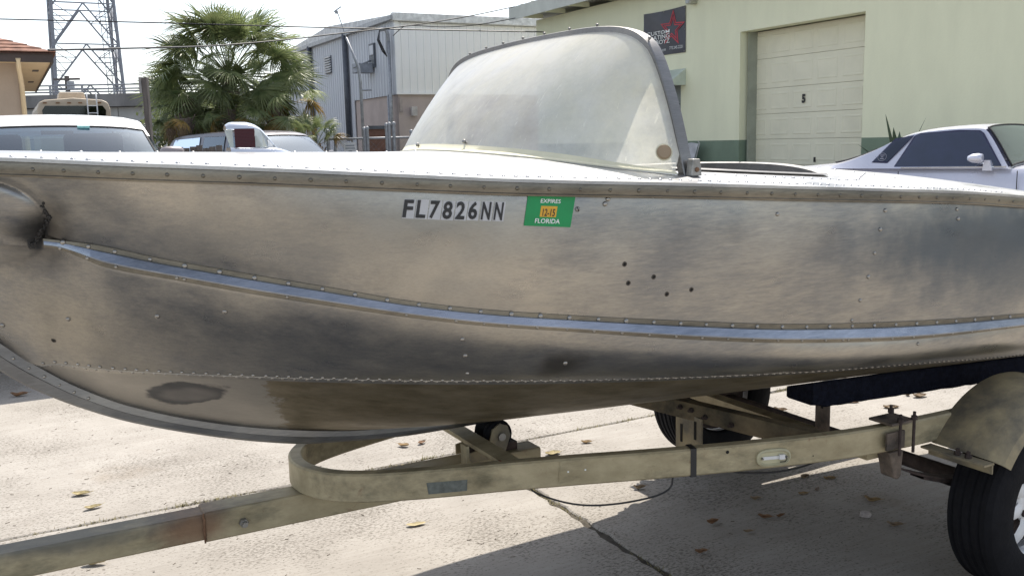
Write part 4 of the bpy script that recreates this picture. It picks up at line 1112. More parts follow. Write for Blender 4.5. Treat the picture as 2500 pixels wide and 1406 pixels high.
for xa in (2193, 2484):
    P0, P1 = cpx(xa, 410, -.96), cpx(xa - 8, 470, -.96)
    MB().box((P0[0], -.957, (P0[1] + P1[1]) / 2 - .03), (.006, .008, .22)).build('door_gap', seal_m, coupe)
q0, q1 = cpx(2197, 409, -.95), cpx(2455, 406, -.95)
MB().bar((q0[0], -.925, q0[1] - .004), (q1[0], -.925, q1[1] - .004), .012, .008).build('window_trim', chrome_m, coupe)
MB().box(((rl_[3] + rl_[6]) / 2 - .2, -.1, .55), (1.7, 1.5, .5)).build('interior', seat_m, coupe, bevel=.05)
stx, stz = cpx(2162, 383)                                     # round sticker on the quarter glass
def sfn(a, b): return (a, -(.93 - max(0, b - belt + .02 + .012) * .42 + .012), b)
ring = [sfn(stx + .042 * math.cos(k / 20 * 6.283), stz + .038 * math.sin(k / 20 * 6.283)) for k in range(20)]
ring2 = [sfn(stx + .038 * math.cos(k / 20 * 6.283), stz + .034 * math.sin(k / 20 * 6.283)) for k in range(20)]
so = MB().grid([ring, ring2], True).build('sticker', M('faded sticker print', (.28, .28, .34), .5), coupe)
for k, wd in enumerate((.042, .022, .036)):
    MB().add([sfn(stx + a * wd - wd / 2, stz + .012 - k * .016 + b * .008) for a, b in ((0, 0), (1, 0), (1, 1), (0, 1))], [(0, 1, 2, 3)]).build('sticker_print', MATS['faded sticker print'], so)
# white pickup facing the boat
pz = 7.6; pc = at_y(108, 340, pz)
prz = math.atan2(-u2[1], -u2[0]) - R(1.5)
pick, _, _ = vehicle('pickup_truck', 'white pickup truck facing the bow with wide blue-grey windscreen', 'truck', (pc[0], pc[1], 0), prz, white_p,
        [(-3.9, .9, .45, 1.15), (-3.8, .97, .4, 1.2), (-1.9, .99, .35, 1.2), (.5, .99, .35, 1.18), (1.6, .97, .35, 1.12), (1.85, .93, .4, 1.05), (1.95, .85, .5, .95)],
        [(-1.75, 1.18), (-1.62, 1.6), (-1.35, 1.72), (-.75, 1.745), (-.30, 1.735), (-.02, 1.69), (.62, 1.16)],
        lambda z: .93 - max(0, z - 1.18) * .36, .035,
        [[(-1.45, 1.24), (-1.35, 1.6), (-.25, 1.62), (.30, 1.24)]], (.80, 1.0, .955), (.03, .28, .8), glass_m, [(-2.9, -.8), (-2.9, .8), (1.05, -.8), (1.05, .8)])
MB().box((-.95, 0, 1.0), (1.1, 1.6, .5)).box((-1.2, .42, 1.42), (.16, .5, .34)).box((-1.2, -.42, 1.42), (.16, .5, .34)).build('seats', seat_m, pick, bevel=.04)
MB().box((.25, 0, 1.12), (.5, 1.6, .12)).build('dashboard', black_m, pick, bevel=.03)
MB().box((-.10, .10, 1.60), (.03, .24, .07)).build('rear_view_mirror', black_m, pick, bevel=.01)
MB().box((.06, .29, 1.615), (.01, .09, .035), Matrix.Rotation(R(40), 3, 'Y')).build('windscreen_sticker', M('teal sticker', (.25, .5, .5), .5), pick)
for sg in (-1, 1):
    MB().box((.35, sg * 1.10, 1.22), (.06, .20, .15)).build('door_mirror', black_m, pick, bevel=.02)
    MB().box((1.93, sg * .7, .8), (.06, .28, .16)).build('headlight', chrome_m, pick, bevel=.02)
# grey SUV further back
sz = 21.; scn = at_y(712, 345, sz); srz = R(-42)
suv, _, _ = vehicle('sport_utility_vehicle', 'dark grey sport utility vehicle parked under the palms', 'car', (scn[0] - .35, scn[1] + .9, 0), srz, grey_p,
        [(-4.0, .92, .4, 1.1), (-3.9, .98, .35, 1.14), (-1.5, .99, .32, 1.16), (.4, .99, .32, 1.16), (1.6, .96, .35, 1.08), (1.85, .9, .4, 1.0)],
        [(-3.95, 1.14), (-3.72, 1.68), (-3.4, 1.80), (-2.0, 1.835), (-.9, 1.83), (-.45, 1.81), (-.15, 1.74), (.55, 1.15)],
        lambda z: .94 - max(0, z - 1.15) * .30, .03,
        [[(-3.65, 1.24), (-3.5, 1.66), (-2.35, 1.70), (-2.3, 1.24)], [(-2.15, 1.24), (-2.15, 1.70), (-1.25, 1.70), (-1.2, 1.24)], [(-1.05, 1.24), (-1.05, 1.70), (-.45, 1.68), (.15, 1.24)]],
        (.82, 1.0, .955), (.02, .25, .85), glass_m, [(-2.9, -.8), (-2.9, .8), (1.0, -.8), (1.0, .8)])
MB().box((-1.0, 0, 1.05), (1.1, 1.6, .5)).box((-1.1, .42, 1.42), (.16, .5, .3)).box((-1.1, -.42, 1.42), (.16, .5, .3)).build('seats', M('tan cloth', (.25, .18, .11), .9), suv, bevel=.04)
MB().box((.15, 0, 1.10), (.5, 1.6, .12)).build('dashboard', black_m, suv)
MB().box((.05, -.45, 1.42), (.01, .42, .22), Matrix.Rotation(R(45), 3, 'Y')).build('windscreen_card', white_m, suv)
for sg in (-1, 1): MB().box((.25, sg * 1.08, 1.24), (.10, .16, .17)).build('door_mirror', grey_p, suv, bevel=.03)

# motorhome behind the pickup
rvz = 33.; rc_ = at_y(180, 250, rvz)
beige_m = M('beige fibreglass', (.52, .43, .32), .5, 0, .1, 2)
rv = empty('motorhome', 'beige motorhome with roof air conditioner and ladder behind the pickup', 'motorhome', (rc_[0], rc_[1], 0), math.atan2(-u2[1], -u2[0]))
fr_ = [(-1.15, .5), (-1.15, 2.9), (-1.08, 3.12), (-.9, 3.2), (0, 3.27), (.9, 3.2), (1.08, 3.12), (1.15, 2.9), (1.15, .5)]
MB().prism(fr_, -7, 0, lambda a, b, d: (d, a, b)).build('body', beige_m, rv, bevel=.05)
MB().prism([(-.95, 2.2), (-1.0, 2.85), (-.9, 3.0), (.9, 3.0), (1.0, 2.85), (.95, 2.2)], .0, .03, lambda a, b, d: (d, a, b)).build('windscreen', glass_mat('smoked glass', (.10, .10, .10), 1.), rv)
MB().prism([(-.45, 3.2), (-.40, 3.5), (.40, 3.5), (.45, 3.2)], -1.6, -.7, lambda a, b, d: (d, a, b)).build('roof_air_conditioner', beige_m, rv, bevel=.05)
for y in (-.5, -.15, .2, .8, -.9): MB().box((.02, y, 3.1), (.03, .12, .04)).build('marker_lamp', M('amber lens', (.2, .08, .02), .3), rv)
ld = MB()
for y in (.42, .72): ld.tube([(-.1, y, 2.6), (.08, y, 2.7), (.08, y, 3.3), (0, y, 3.42)], .022, 6)
for z in (2.75, 3.0): ld.tube([(.08, .42, z), (.08, .72, z)], .018, 6)
ld.build('ladder', white_m, rv)
for wx in (-1.2, -5.5):
    for wy in (-1, 1): MB().lathe([(.2, -.1), (.38, -.1), (.4, 0), (.38, .1), (.2, .1)], 24, Matrix.Translation((wx, wy * 1.0, .4)) @ Matrix.Rotation(R(90), 4, 'X'), True).build('wheel', rubber_m, rv)
# ------------------------------------------------------------------ green building (local x along the wall to the right, y into the building)
gwp = np.array([5.88, 18.8]); gbz = .25
grot = TH - R(90)
gb_ = empty('green_building', 'pale green stucco workshop with sage dado and roller door', 'building', (gwp[0], gwp[1], 0), grot)
gn = np.array([v2[0], v2[1], 0.])
def gw(x, y, off=0.):
    P = on_plane(x, y, np.array([*(gwp + v2 * off), 0]), gn); return (-(P[:2] - gwp) @ u2, P[2])
xl = gw(1312, 200)[0]; xr = 16.
dl, dr_ = gw(1806, 200)[0], gw(2108, 200)[0]; dtop = gw(2108, 29)[1]; dad = gw(1720, 344)[1]; sof = gw(1309, 51)[1]
pdl, pdr = gw(1560, 250)[0], gw(1662, 250)[0]; pdt = gw(1662, 207)[1]
T = .30
W_ = MB()
def wallbox(x0, x1, z0, z1): W_.box(((x0 + x1) / 2, T / 2, (z0 + z1) / 2), (x1 - x0, T, z1 - z0))
top = sof + .9
for x0, x1, z0, z1 in ((xl, pdl, dad, sof), (pdl, pdr, pdt, sof), (pdr, dl, dad, sof), (dl, dr_, dtop, sof), (dr_, xr, dad, sof)): wallbox(x0, x1, z0, z1)
W_.build('wall', stucco_m, gb_)
D_ = MB()
for x0, x1 in ((xl, pdl), (pdr, dl), (dr_, xr)): D_.box(((x0 + x1) / 2, T / 2 - .003, dad / 2), (x1 - x0, T, dad - .0))
D_.build('dado', dado_m, gb_)
jd_ = gw(1823, 200, .45)[0]
# end wall and flank so the block is solid
MB().box(((xl + xr) / 2, 6.4, sof / 2), (xr - xl, 11.3, sof - .01)).build('inner_wall', stucco_m, gb_)
rf = MB().prism([(-.62, sof + .12), (-.62, sof + .38), (6, sof + 1.3), (12.6, sof + .38), (12.6, sof + .12)], xl - .45, xr + .4, lambda a, b, d: (d, a, b)).build('roof', M('pale metal roof', (.42, .42, .40), .5, .3, .1, 3), gb_)
fc = MB().box(((xl + xr) / 2 - .0, -.64, sof + .20), (xr - xl + .9, .03, .36)).build('fascia', M('eave paint', (.60, .62, .56), .7, 0, .08, 2), rf)
for k in range(14):
    x = xl + .4 + k * 1.22
    MB().box((x, -.33, sof + .07), (.06, .62, .13)).build('rafter_tail', stucco_m, rf)
for k in range(40):
    x = xl - .4 + k * .61; MB().bar((x, -.62, sof + .39), (x, 6, sof + 1.31), .04, .03).build('roof_rib', MATS['pale metal roof'], rf)
# jambs and roller door with embossed panels
MB().box((dl + .06, .32, dtop / 2), (.012, .3, dtop)).build('door_jamb', trimgreen_m, gb_)
yd = .45
DR = empty('roller_door', 'x', 'x'); bpy.data.objects.remove(DR)
MB().box(((dl + dr_) / 2, yd + .06, dtop / 2), (dr_ - dl, .05, dtop)).build('door_backing', door_m, gb_)
ys = [gw(2108, y, yd)[1] for y in (29, 115, 197, 267, 336)]
sech = ys[2] - ys[3]; edges = [dtop, ys[1], ys[2], ys[3], ys[4]]
while edges[-1] - sech > .2: edges.append(edges[-1] - sech)
edges.append(.2)
x0d, x1d = gw(1828, 200, yd)[0], dr_ + .02
nP = 6; pw = (gw(2062, 200, yd)[0] - gw(1888, 200, yd)[0]) / 3
for i in range(len(edges) - 1):
    zt, zb = edges[i] - .0025, edges[i + 1] + .0025
    if zt - zb < .1: continue
    sec = MB().box(((x0d + x1d) / 2, yd, (zt + zb) / 2), (x1d - x0d, .05, zt - zb)).build('door_section', door_m, gb_, bevel=.006)
    k = 0; xs = x0d + .07
    while xs + pw * .8 < x1d + pw * .6:
        xe = min(xs + pw * .80, x1d - .02); h = zt - zb
        if xe - xs < .1: break
        zc, hx_, hz_ = (zt + zb) / 2, (xe - xs) / 2, h * .33; xc = (xs + xe) / 2
        def ring_(a, y): return [(xc - hx_ + a, y, zc - hz_ + a), (xc + hx_ - a, y, zc - hz_ + a), (xc + hx_ - a, y, zc + hz_ - a), (xc - hx_ + a, y, zc + hz_ - a)]
        e = yd - .025
        MB().grid([ring_(0, e - .001), ring_(.014, e - .007), ring_(.034, e - .007), ring_(.05, e - .003)], True).add(ring_(.05, e - .003), [(0, 1, 2, 3)]).build('door_panel', door_m, sec)
        xs += pw
    sec['k'] = i
    if i == 2:
        v, f = text_mesh('5', .06)
        c = gw(1961, 250, yd)[0]; hgt = gw(1968, 230, yd)[1] - gw(1968, 252, yd)[1]
        zc_ = gw(1968, 252, yd)[1]
        MB().add([(c + a * hgt * .55, yd - .045, zc_ + b * hgt) for a, b in v], f).build('door_number', letter_m, sec, fixn=False)
del sec
for o in list(bpy.data.objects):
    if 'k' in o: del o['k']
hx1, hz1 = gw(1992, 390, yd); MB().box((hx1, yd - .04, hz1), (.04, .03, .10)).build('door_latch', black_m, gb_, bevel=.008)
# service door beside the awning
MB().box(((pdl + pdr) / 2, .12, pdt / 2), (pdr - pdl, .05, pdt)).build('service_door', M('grey door', (.22, .25, .25), .5, 0, .1), gb_)
v, f = text_mesh('5', .03); MB().add([(pdr - .22 + a * .10, .08, pdt - .62 + b * .2) for a, b in v], f).build('door_number', letter_m, gb_, fixn=False)
ax0, az0 = gw(1560, 208)[0], gw(1675, 208)[1]; ax1 = gw(1668, 200)[0]; az1 = gw(1668, 168)[1]
MB().prism([(0, az0), (0, az1), (-.55, az0 + .0)], ax0, ax1 + .1, lambda a, b, d: (d, a - .002, b)).build('awning', M('pale awning', (.52, .58, .50), .6, 0, .1, 3), gb_)
# vinyl banner
bx0, bz0 = gw(1573, 38); bx1, bz1 = gw(1675.5, 14); bzb = gw(1675.5, 128)[1]
ban = empty('vinyl_banner', 'dark vinyl banner with red star outline and white lettering on green wall', 'banner', (gwp[0], gwp[1], 0), grot)
def bp(a, b, e=0.): 
    return (bx0 + (bx1 - bx0) * a, -.02 - e - .012 * math.sin(a * 9 + b * 5) * math.sin(b * 3.1), bzb + (bz1 - bzb) * b - .02 * math.sin(math.pi * a) * (1 if b > .5 else -.3))
sheet = MB().grid([[bp(i / 24, j / 16) for i in range(25)] for j in range(17)]).build('banner_sheet', M('charcoal vinyl', (.035, .035, .05), .35, 0, .15, 3), ban, smooth=True)
cx_, cy_ = .70, .56
def star(r1, r2, ph=0): return [(cx_ + (r1 if k % 2 == 0 else r2) * .82 * math.sin(k * math.pi / 5 + ph), cy_ + (r1 if k % 2 == 0 else r2) * 1.18 * math.cos(k * math.pi / 5 + ph)) for k in range(10)]
redm = M('banner red', (.50, .03, .05), .5)
for s0, s1 in ((.36, .30), (.25, .20)):
    A, Bq = star(s0, s0 * .42, .08), star(s1, s1 * .42, .08)
    MB().grid([[bp(a, b, .006) for a, b in A], [bp(a, b, .006) for a, b in Bq]], True).build('star_outline', redm, ban)
def btext(txt, a0, a1, b0, b1, mat=whiteprint_m, bold=.0):
    v, f = text_mesh(txt, bold); MB().add([bp(a0 + (a1 - a0) * x, b0 + (b1 - b0) * y, .010) for x, y in v], f).build('banner_word', mat, ban, fixn=False)
btext('CUSTOM', .08, .65, .475, .575, bold=.01); btext('COATING', .03, .65, .365, .46, bold=.01); btext('BOYZ', .31, .65, .255, .35, bold=.01)
btext('z.com', .42, .55, .085, .135); btext('772.245.2221', .64, .95, .10, .165)
for a, b in ((.02, .97), (.5, .98), (.98, .97), (.98, .5), (.98, .03)):
    p = bp(a, b, .006); MB().lathe([(.010, 0), (.016, .004), (.022, 0)], 12, Matrix.Translation(p) @ Matrix.Rotation(R(90), 4, 'X')).build('grommet', steel_m, ban)
# wall lamp
lx, lz = gw(1697, 6)
lamp = empty('wall_lamp', 'small tan floodlight box fixed high on the green wall', 'lamp', (gwp[0], gwp[1], 0), grot)
MB().box((lx, -.10, lz + .03), (.18, .20, .16)).build('lamp_housing', M('tan lamp housing', (.40, .40, .32), .6), lamp, bevel=.02)
MB().box((lx - .02, -.205, lz + .02), (.12, .01, .10)).build('lamp_lens', glass_clear, lamp)
# patio chair against the wall
chx, chz = gw(1706, 375); ch = empty('patio_chair', 'grey mesh patio chair leaning by the green dado', 'chair', (gwp[0] - u2[0] * chx - v2[0] * .55, gwp[1] - u2[1] * chx - v2[1] * .55, gbz - .02), grot)
tubes = M('chair tube', (.35, .34, .33), .4, .3); msh = M('chair mesh', (.42, .42, .43), .7)
bk = MB()
for j in range(9):
    z = .45 + .62 * j / 8; yb = .10 + .16 * j / 8
    bk.add([], [])
bk.grid([[(-.25 + .5 * i / 8 + .02 * (j / 8) * (1 if i > 4 else -1), .12 + .20 * j / 8 + .03 * math.sin(math.pi * i / 8), .42 + .66 * j / 8 - (.03 * abs(i - 4) / 4 if j == 8 else 0)) for i in range(9)] for j in range(9)]).build('backrest', msh, ch, smooth=True)
MB().grid([[(-.25 + .5 * i / 6, -.42 + .54 * j / 6, .40 + .02 * math.sin(j)) for i in range(7)] for j in range(7)]).build('seat', msh, ch, smooth=True)
for sx in (-.28, .28):
    MB().tube([(sx, .02, 0), (sx, .14, .42), (sx * 1.02, .34, 1.06), (sx * .8, .345, 1.10)], .014, 8).build('leg', tubes, ch, smooth=True)
    MB().tube([(sx, -.45, 0), (sx, -.43, .40), (sx, -.40, .62), (sx, .20, .64)], .014, 8).build('leg', tubes, ch, smooth=True)
# agave behind the coupe
agx, _ = gw(2298, 300); agp = gwp - u2 * agx - v2 * 1.0
ag = empty('agave_plant', 'spiky dark green agave rising behind the coupe roof', 'plant', (agp[0], agp[1], gbz), 0)
agz = at_y(2298, 268, agp[1])[2] - gbz; agm = M('agave green', (.05, .085, .05), .5, 0, .2, 8)
MB().lathe([(.16, 0), (.24, .45), (.26, .5), (.22, .5), (.0001, .46)], 20).build('pot', M('clay pot', (.30, .15, .09), .8), ag, smooth=40)
rnd = random.Random(2)
for k, (an, tl, L_) in enumerate([(2.2, 75, 1.0), (2.9, 40, .8), (-.5, 68, .97), (.3, 45, .7), (1.2, 60, .8), (-1.4, 55, .8), (-2.2, 62, .85), (3.6, 25, .6), (-.2, 22, .6), (1.8, 30, .6)]):
    L_ *= (agz - .45); rw = []
    for j in range(9):
        t = j / 8; w_ = .045 * (1 - t) ** .7 * (.6 + 1.4 * min(1, t * 4)); el = R(tl)
        x, z = math.cos(el) * L_ * t, math.sin(el) * L_ * t + .45
        c = (math.cos(an), math.sin(an)); pp = (-c[1], c[0])
        rw.append([(c[0] * x + pp[0] * w_, c[1] * x + pp[1] * w_, z + w_ * .5), (c[0] * x, c[1] * x, z), (c[0] * x - pp[0] * w_, c[1] * x - pp[1] * w_, z + w_ * .5)])
    MB().grid(rw).build('agave_leaf', agm, ag, smooth=True)

# ------------------------------------------------------------------ white warehouse (local x along the bright face, y along the receding face)
wc_ = at_y(967, 200, 31.)[:2]
wh_ = empty('metal_warehouse', 'white corrugated metal warehouse with pinkish masonry base', 'building', (wc_[0], wc_[1], 0), TH)
def wf(x, y):                                              # bright face
    P = on_plane(x, y, np.array([*wc_, 0]), np.array([u2[0], u2[1], 0])); return ((P[:2] - wc_) @ v2, P[2])
def wl_(x, y):                                             # receding face
    P = on_plane(x, y, np.array([*wc_, 0]), np.array([v2[0], v2[1], 0])); return ((P[:2] - wc_) @ u2, P[2])
ez = wf(967, 46)[1]; bz_ = wf(980, 231)[1]
pink_m = M('pinkish block wall', (.50, .42, .385), .85, 0, .08, 1.5, .3, 20, spec=.2)
sid_m = M('white ribbed siding', (.88, .87, .85), .5, .1, .05, 1.2); sid_shade_m = M('shaded white siding', (.60, .62, .66), .55, .1, .06, 1.2)  # grey tone is the same siding with the receding face's shade painted in
LEN, DEP = 18., wl_(700, 200)[0]
ybase = wl_(863, 250)[0]
MB().box((LEN / 2 + .06, ybase / 2, bz_ / 2), (LEN, ybase - .05, bz_)).build('masonry_base', pink_m, wh_)
MB().box((LEN / 2 + .1, DEP / 2 + .1, ez / 2), (LEN - .1, DEP - .1, ez - .02)).build('inner_wall', sid_shade_m, wh_)
pan = .26; PS = Matrix.Scale(.65, 4, (1, 0, 0)); PS2 = Matrix.Scale(.65, 4, (0, 1, 0))
pmesh = MB().prism([(0, 0), (.30, 0), (.32, -.022), (.36, -.022), (.38, 0), (.398, 0), (.398, .03), (0, .03)], 0, 1, lambda a, b, d: (a, b, d)).mesh('siding_panel'); pmesh.materials.append(sid_m)
for k in range(40):
    inst(pmesh, 'siding_panel', wh_, Matrix.Translation((.02 + k * pan, -.0, bz_)) @ PS @ Matrix.Scale(ez - bz_ - .1, 4, (0, 0, 1)))
pmesh2 = MB().prism([(0, 0), (.30, 0), (.32, .03), (.36, .03), (.38, 0), (.398, 0), (.398, -.03), (0, -.03)], 0, 1, lambda a, b, d: (-b, a, d)).mesh('siding_panel'); pmesh2.materials.append(sid_shade_m)
k = 0
while .02 + (k + 1) * pan < DEP:
    y = .02 + k * pan; zb = bz_ if y + .2 < ybase else .25
    inst(pmesh2, 'siding_panel', wh_, Matrix.Translation((0, y, zb)) @ PS2 @ Matrix.Scale(ez - zb - .05, 4, (0, 0, 1))); k += 1
MB().box((LEN / 2, -.10, ez + .04), (LEN + .2, .22, .26)).build('gutter', M('white gutter', (.70, .70, .68), .5), wh_, bevel=.02)
MB().box((-.09, DEP / 2, ez + .02), (.16, DEP + .3, .14)).build('roof_trim', M('grey roof trim', (.40, .41, .42), .5), wh_)
MB().prism([(-.1, ez + .1), (DEP / 2, ez + .5), (DEP + .1, ez + .1)], -.1, LEN, lambda a, b, d: (d, a, b)).build('roof', M('white roof', (.6, .6, .6), .5), wh_)
MB().box((.06, -.045, (ez + bz_) / 2), (.14, .06, ez - bz_)).build('corner_trim', sid_m, wh_)
MB().box((LEN / 2, -.05, bz_ + .02), (LEN, .07, .05)).build('base_flashing', sid_m, wh_)
def pipe_on(pts, r_, mat, nm, par=wh_): MB().tube(pts, r_, 8).build(nm, mat, par, smooth=True)
y1, z1 = wl_(848, 95); y2, z2 = wl_(864, 335)
pipe_on([(-.12, y1, ez), (-.12, y1 + .0, 1.6)], .10, darkpipe_m, 'downspout')
y1, _ = wl_(766, 200); pipe_on([(-.12, y1, ez), (-.12, y1, .6)], .09, darkpipe_m, 'downspout')
# louvred vent
v0, v1 = wl_(797, 140), wl_(813, 178)
ve = MB().box((-.05, (v0[0] + v1[0]) / 2, (v0[1] + v1[1]) / 2), (.05, abs(v1[0] - v0[0]), v0[1] - v1[1])).build('wall_vent', darkpipe_m, wh_)
for k in range(7):
    z = v1[1] + (v0[1] - v1[1]) * (k + .5) / 7
    MB().box((-.10, (v0[0] + v1[0]) / 2, z), (.09, abs(v1[0] - v0[0]), .035), Matrix.Rotation(R(-35), 3, 'Y')).build('louvre', white_m, ve)
# window and air conditioner with bracket
v0, v1 = wl_(904, 109), wl_(919, 165)
wi = MB().box((-.04, (v0[0] + v1[0]) / 2, (v0[1] + v1[1]) / 2), (.06, abs(v1[0] - v0[0]), v0[1] - v1[1])).build('upper_window', darkpipe_m, wh_)
MB().box((-.08, (v0[0] + v1[0]) / 2 - .05, v0[1] - (v0[1] - v1[1]) * .28), (.03, abs(v1[0] - v0[0]) * .7, (v0[1] - v1[1]) * .38)).build('pane', sid_shade_m, wi)
v0 = wl_(909, 168); MB().box((-.35, v0[0], v0[1]), (.6, .45, .32)).build('air_conditioner', M('old ac', (.30, .32, .36), .6), wh_, bevel=.02)
pipe_on([(-.1, v0[0] - .2, v0[1] + .25), (-.75, v0[0] - .2, v0[1] + .0)], .03, pipe_m, 'bracket_arm')
# service conduits by the corner
for xp, yt, yb, r_ in ((966, 100, 372, .055), (958, 232, 340, .045), (962, 225, 340, .04)):
    y_, zt = wl_(xp, yt); pipe_on([(-.14, max(.15, y_), zt), (-.14, max(.15, y_), .3)], r_, pipe_m, 'conduit')
yw, zw = wl_(957, 92)
wh2 = MB().tube([(-.14, yw, zw - .5), (-.14, yw, zw + .1), (-.22, yw, zw + .25), (-.42, yw, zw + .22)], .06, 8).build('weatherhead', pipe_m, wh_, smooth=True)
for k in range(3): MB().tube([(-.42, yw, zw + .2), (-.5, yw - .08 * k, zw - .1), (-.35, yw - .1 * k, zw - .45), (-.2, yw, zw - .6)], .018, 5).build('service_wire', black_m, wh2)
hx2, hz2 = wf(1008, 273); MB().box((hx2, -.10, hz2), (.20, .16, .30)).build('wall_box', M('meter box', (.5, .47, .44), .6), wh_, bevel=.02)
sx_, sz_ = wf(978, 238); sx2, sz2 = wf(978, 275)                # vertical number strip by the corner
sgn = MB().box((sx_, -.02, (sz_ + sz2) / 2), (.10, .03, sz_ - sz2)).build('corner_sign', M('weathered sign', (.40, .34, .31), .7), wh_)
# bent metal mast in front of the warehouse
mp = [at_y(x, y, 28.) for x, y in ((889, 350), (880, 200), (875, 165), (845, 92), (823, 28))]
mast = empty('metal_mast', 'thin bent metal mast with finial before the warehouse', 'mast', (mp[0][0], mp[0][1], 0))
mr = [np.array([p[0] - mp[0][0], p[1] - mp[0][1], p[2]]) for p in mp]; mr[0][2] = 0
MB().tube([tuple(p) for p in mr[:4]], [.05, .045, .045, .03], 8).build('pole', pipe_m, mast, smooth=True)
MB().tube([tuple(p) for p in mr[3:]], .015, 6).build('whip', pipe_m, mast)
t = mr[-1]; MB().bar(t + np.array([-.10, 0, -.02]), t + np.array([.12, 0, .12]), .03).box((t[0] - .02, t[1], t[2] - .03), (.08, .08, .08)).build('finial', pipe_m, mast)
q = np.array([at_y(908, 220, 28.)[k] for k in range(3)]) - np.array([mp[0][0], mp[0][1], 0]); q2 = np.array(at_y(880, 221, 28.)) - np.array([mp[0][0], mp[0][1], 0])
MB().tube([tuple(q2), tuple(q)], .03, 6).build('side_arm', pipe_m, mast)

# ------------------------------------------------------------------ security fence with capped posts and a small notice
fz = 26.
fpts = [(800, 318), (817, 314), (889, 312), (896, 310), (943, 302), (950, 300), (961, 299), (1004, 318)]
fence = empty('chain_link_fence', 'galvanised chain link fence with round capped posts before the warehouse', 'fence', (*at_y(900, 340, fz)[:2], 0))
fo = np.array(fence.location)
for x, y in fpts:
    p = at_y(x, y, fz) - fo
    k = MB().tube([(p[0], p[1], 0), (p[0], p[1], p[2] - .04)], .045, 10).build('post', pipe_m, fence, smooth=40)
    MB().lathe([(.05, -.05), (.055, 0), (.04, .035), (.0001, .05)], 10, Matrix.Translation((p[0], p[1], p[2] - .03))).build('post_cap', pipe_m, k, smooth=True)
zr_ = (at_y(900, 338, fz) - fo)[2]; xa, xb = (at_y(795, 340, fz) - fo)[0], (at_y(1030, 340, fz) - fo)[0]
MB().tube([(xa, 0, zr_), (xb, 0, zr_)], .03, 8).build('top_rail', pipe_m, fence, smooth=True)
lk = MB(); x = xa
while x < xb:
    for sgx in (-1, 1): lk.bar((x, .01 * sgx, .05), (x + sgx * zr_ * .9, .01 * sgx, zr_), .004)
    x += .13
o = lk.build('chain_link', M('link wire', (.20, .20, .21), .5, .5), fence); o['kind'] = 'stuff'
for xq in (700, 740): pass
nb = at_y(855, 362, fz - .1); sg_ = empty('notice_sign', 'small white notice sign hung on the chain link fence', 'sign', (nb[0], nb[1], nb[2]))
MB().box((0, 0, 0), (.34, .02, .30)).build('sign_board', white_m, sg_)
for k, wd in enumerate((.24, .26, .10)):
    MB().box((0, -.012, .07 - k * .075), (wd, .003, .03)).build('printed_line', M('grey print', (.30, .32, .36), .6), sg_)
db = at_y(928, 345, 29.); dd = empty('brown_shed_door', 'brown metal door behind the chain link fence', 'door', (db[0], db[1], 0), TH)
MB().box((0, 0, .95), (.75, .05, 1.9)).build('door_leaf', M('brown door', (.17, .085, .06), .7), dd)
MB().box((0, -.03, 1.95), (.85, .08, .10)).build('door_head', darkpipe_m, dd)

# ------------------------------------------------------------------ overpass wall with railing, and the tower behind it
ov = empty('overpass_wall', 'grey concrete overpass wall with panelled face and metal railing', 'wall', (*at_y(220, 300, 46.)[:2], 0), R(3))
oo = np.array(ov.location)
grayc = M('weathered grey concrete', (.20, .195, .19), .9, 0, .25, .8, .3, 10, stretch=(1, 1, .4), col2=(.30, .29, .28)); panc = M('pale panel concrete', (.42, .42, .41), .9, 0, .12, 1.2, .3, 10)
zt = at_y(200, 231, 46.)[2]; zbm = at_y(200, 262, 46.)[2]
MB().box((2, .2, (zt + zbm) / 2), (26, .5, zt - zbm)).build('barrier', grayc, ov)
MB().box((2, .6, zbm / 2), (26, .4, zbm)).build('wall_core', grayc, ov)
pm2 = MB().box((0, 0, 0), (1.46, .12, .70)).mesh('wall_panel'); pm2.materials.append(panc)
for r_ in range(5):
    for c in range(18):
        inst(pm2, 'wall_panel', ov, Matrix.Translation((-10 + c * 1.5 + (r_ % 2) * .75, .36 + .008 * ((c * 7 + r_ * 3) % 5), zbm - .38 - r_ * .74)))
zr1, zr2 = at_y(200, 218, 46.)[2], at_y(200, 208, 46.)[2]
for z in (zr1, zr2, (zr1 + zt) / 2): MB().tube([(-11, .2, z), (15, .2, z)], .04, 6).build('handrail', pipe_m, ov)
for k in range(18): MB().box((-10.8 + k * 1.5, .2, (zt + zr2) / 2), (.09, .09, zr2 - zt)).build('rail_post', pipe_m, ov)
twz = 76.
tb0 = at_y(216, 225, twz); tw = empty('lattice_tower', 'tall grey steel lattice tower beyond the overpass', 'tower', (tb0[0], tb0[1], 0), R(27.5))
twm = M('galvanised lattice', (.26, .27, .30), .55, .3, .15)
hw0, z00 = 2.38, tb0[2]
def thw(z): return max(.9, hw0 * (1 - (z - z00) * .0125))
corner = lambda z, k: Vector((thw(z) * (1 if k in (0, 1) else -1), thw(z) * (1 if k in (1, 2) else -1), z))
zs_ = [0, z00 - 2.6] + [z00 + .4 + 3.05 * k for k in range(9)]
for k in range(4):
    MB().tube([corner(z, k) for z in zs_], .13, 8).build('leg', twm, tw, smooth=True)
for i in range(len(zs_) - 1):
    za, zb2 = zs_[i], zs_[i + 1]
    for k in range(4):
        a, b, c, d = corner(za, k), corner(za, (k + 1) % 4), corner(zb2, k), corner(zb2, (k + 1) % 4)
        mid = (c + d) / 2
        br_ = MB().bar(c, d, .09).bar(a, mid, .11).bar(b, mid, .11)
        for t in (.33, .66):
            la, lb = c.lerp(a, t), d.lerp(b, t); ma, mb_ = mid.lerp(a, t), mid.lerp(b, t)
            br_.bar(la, ma, .06).bar(lb, mb_, .06).bar(c.lerp(a, t - .33), ma, .05).bar(d.lerp(b, t - .33), mb_, .05)
        br_.build('brace', twm, tw)
ldr = MB()
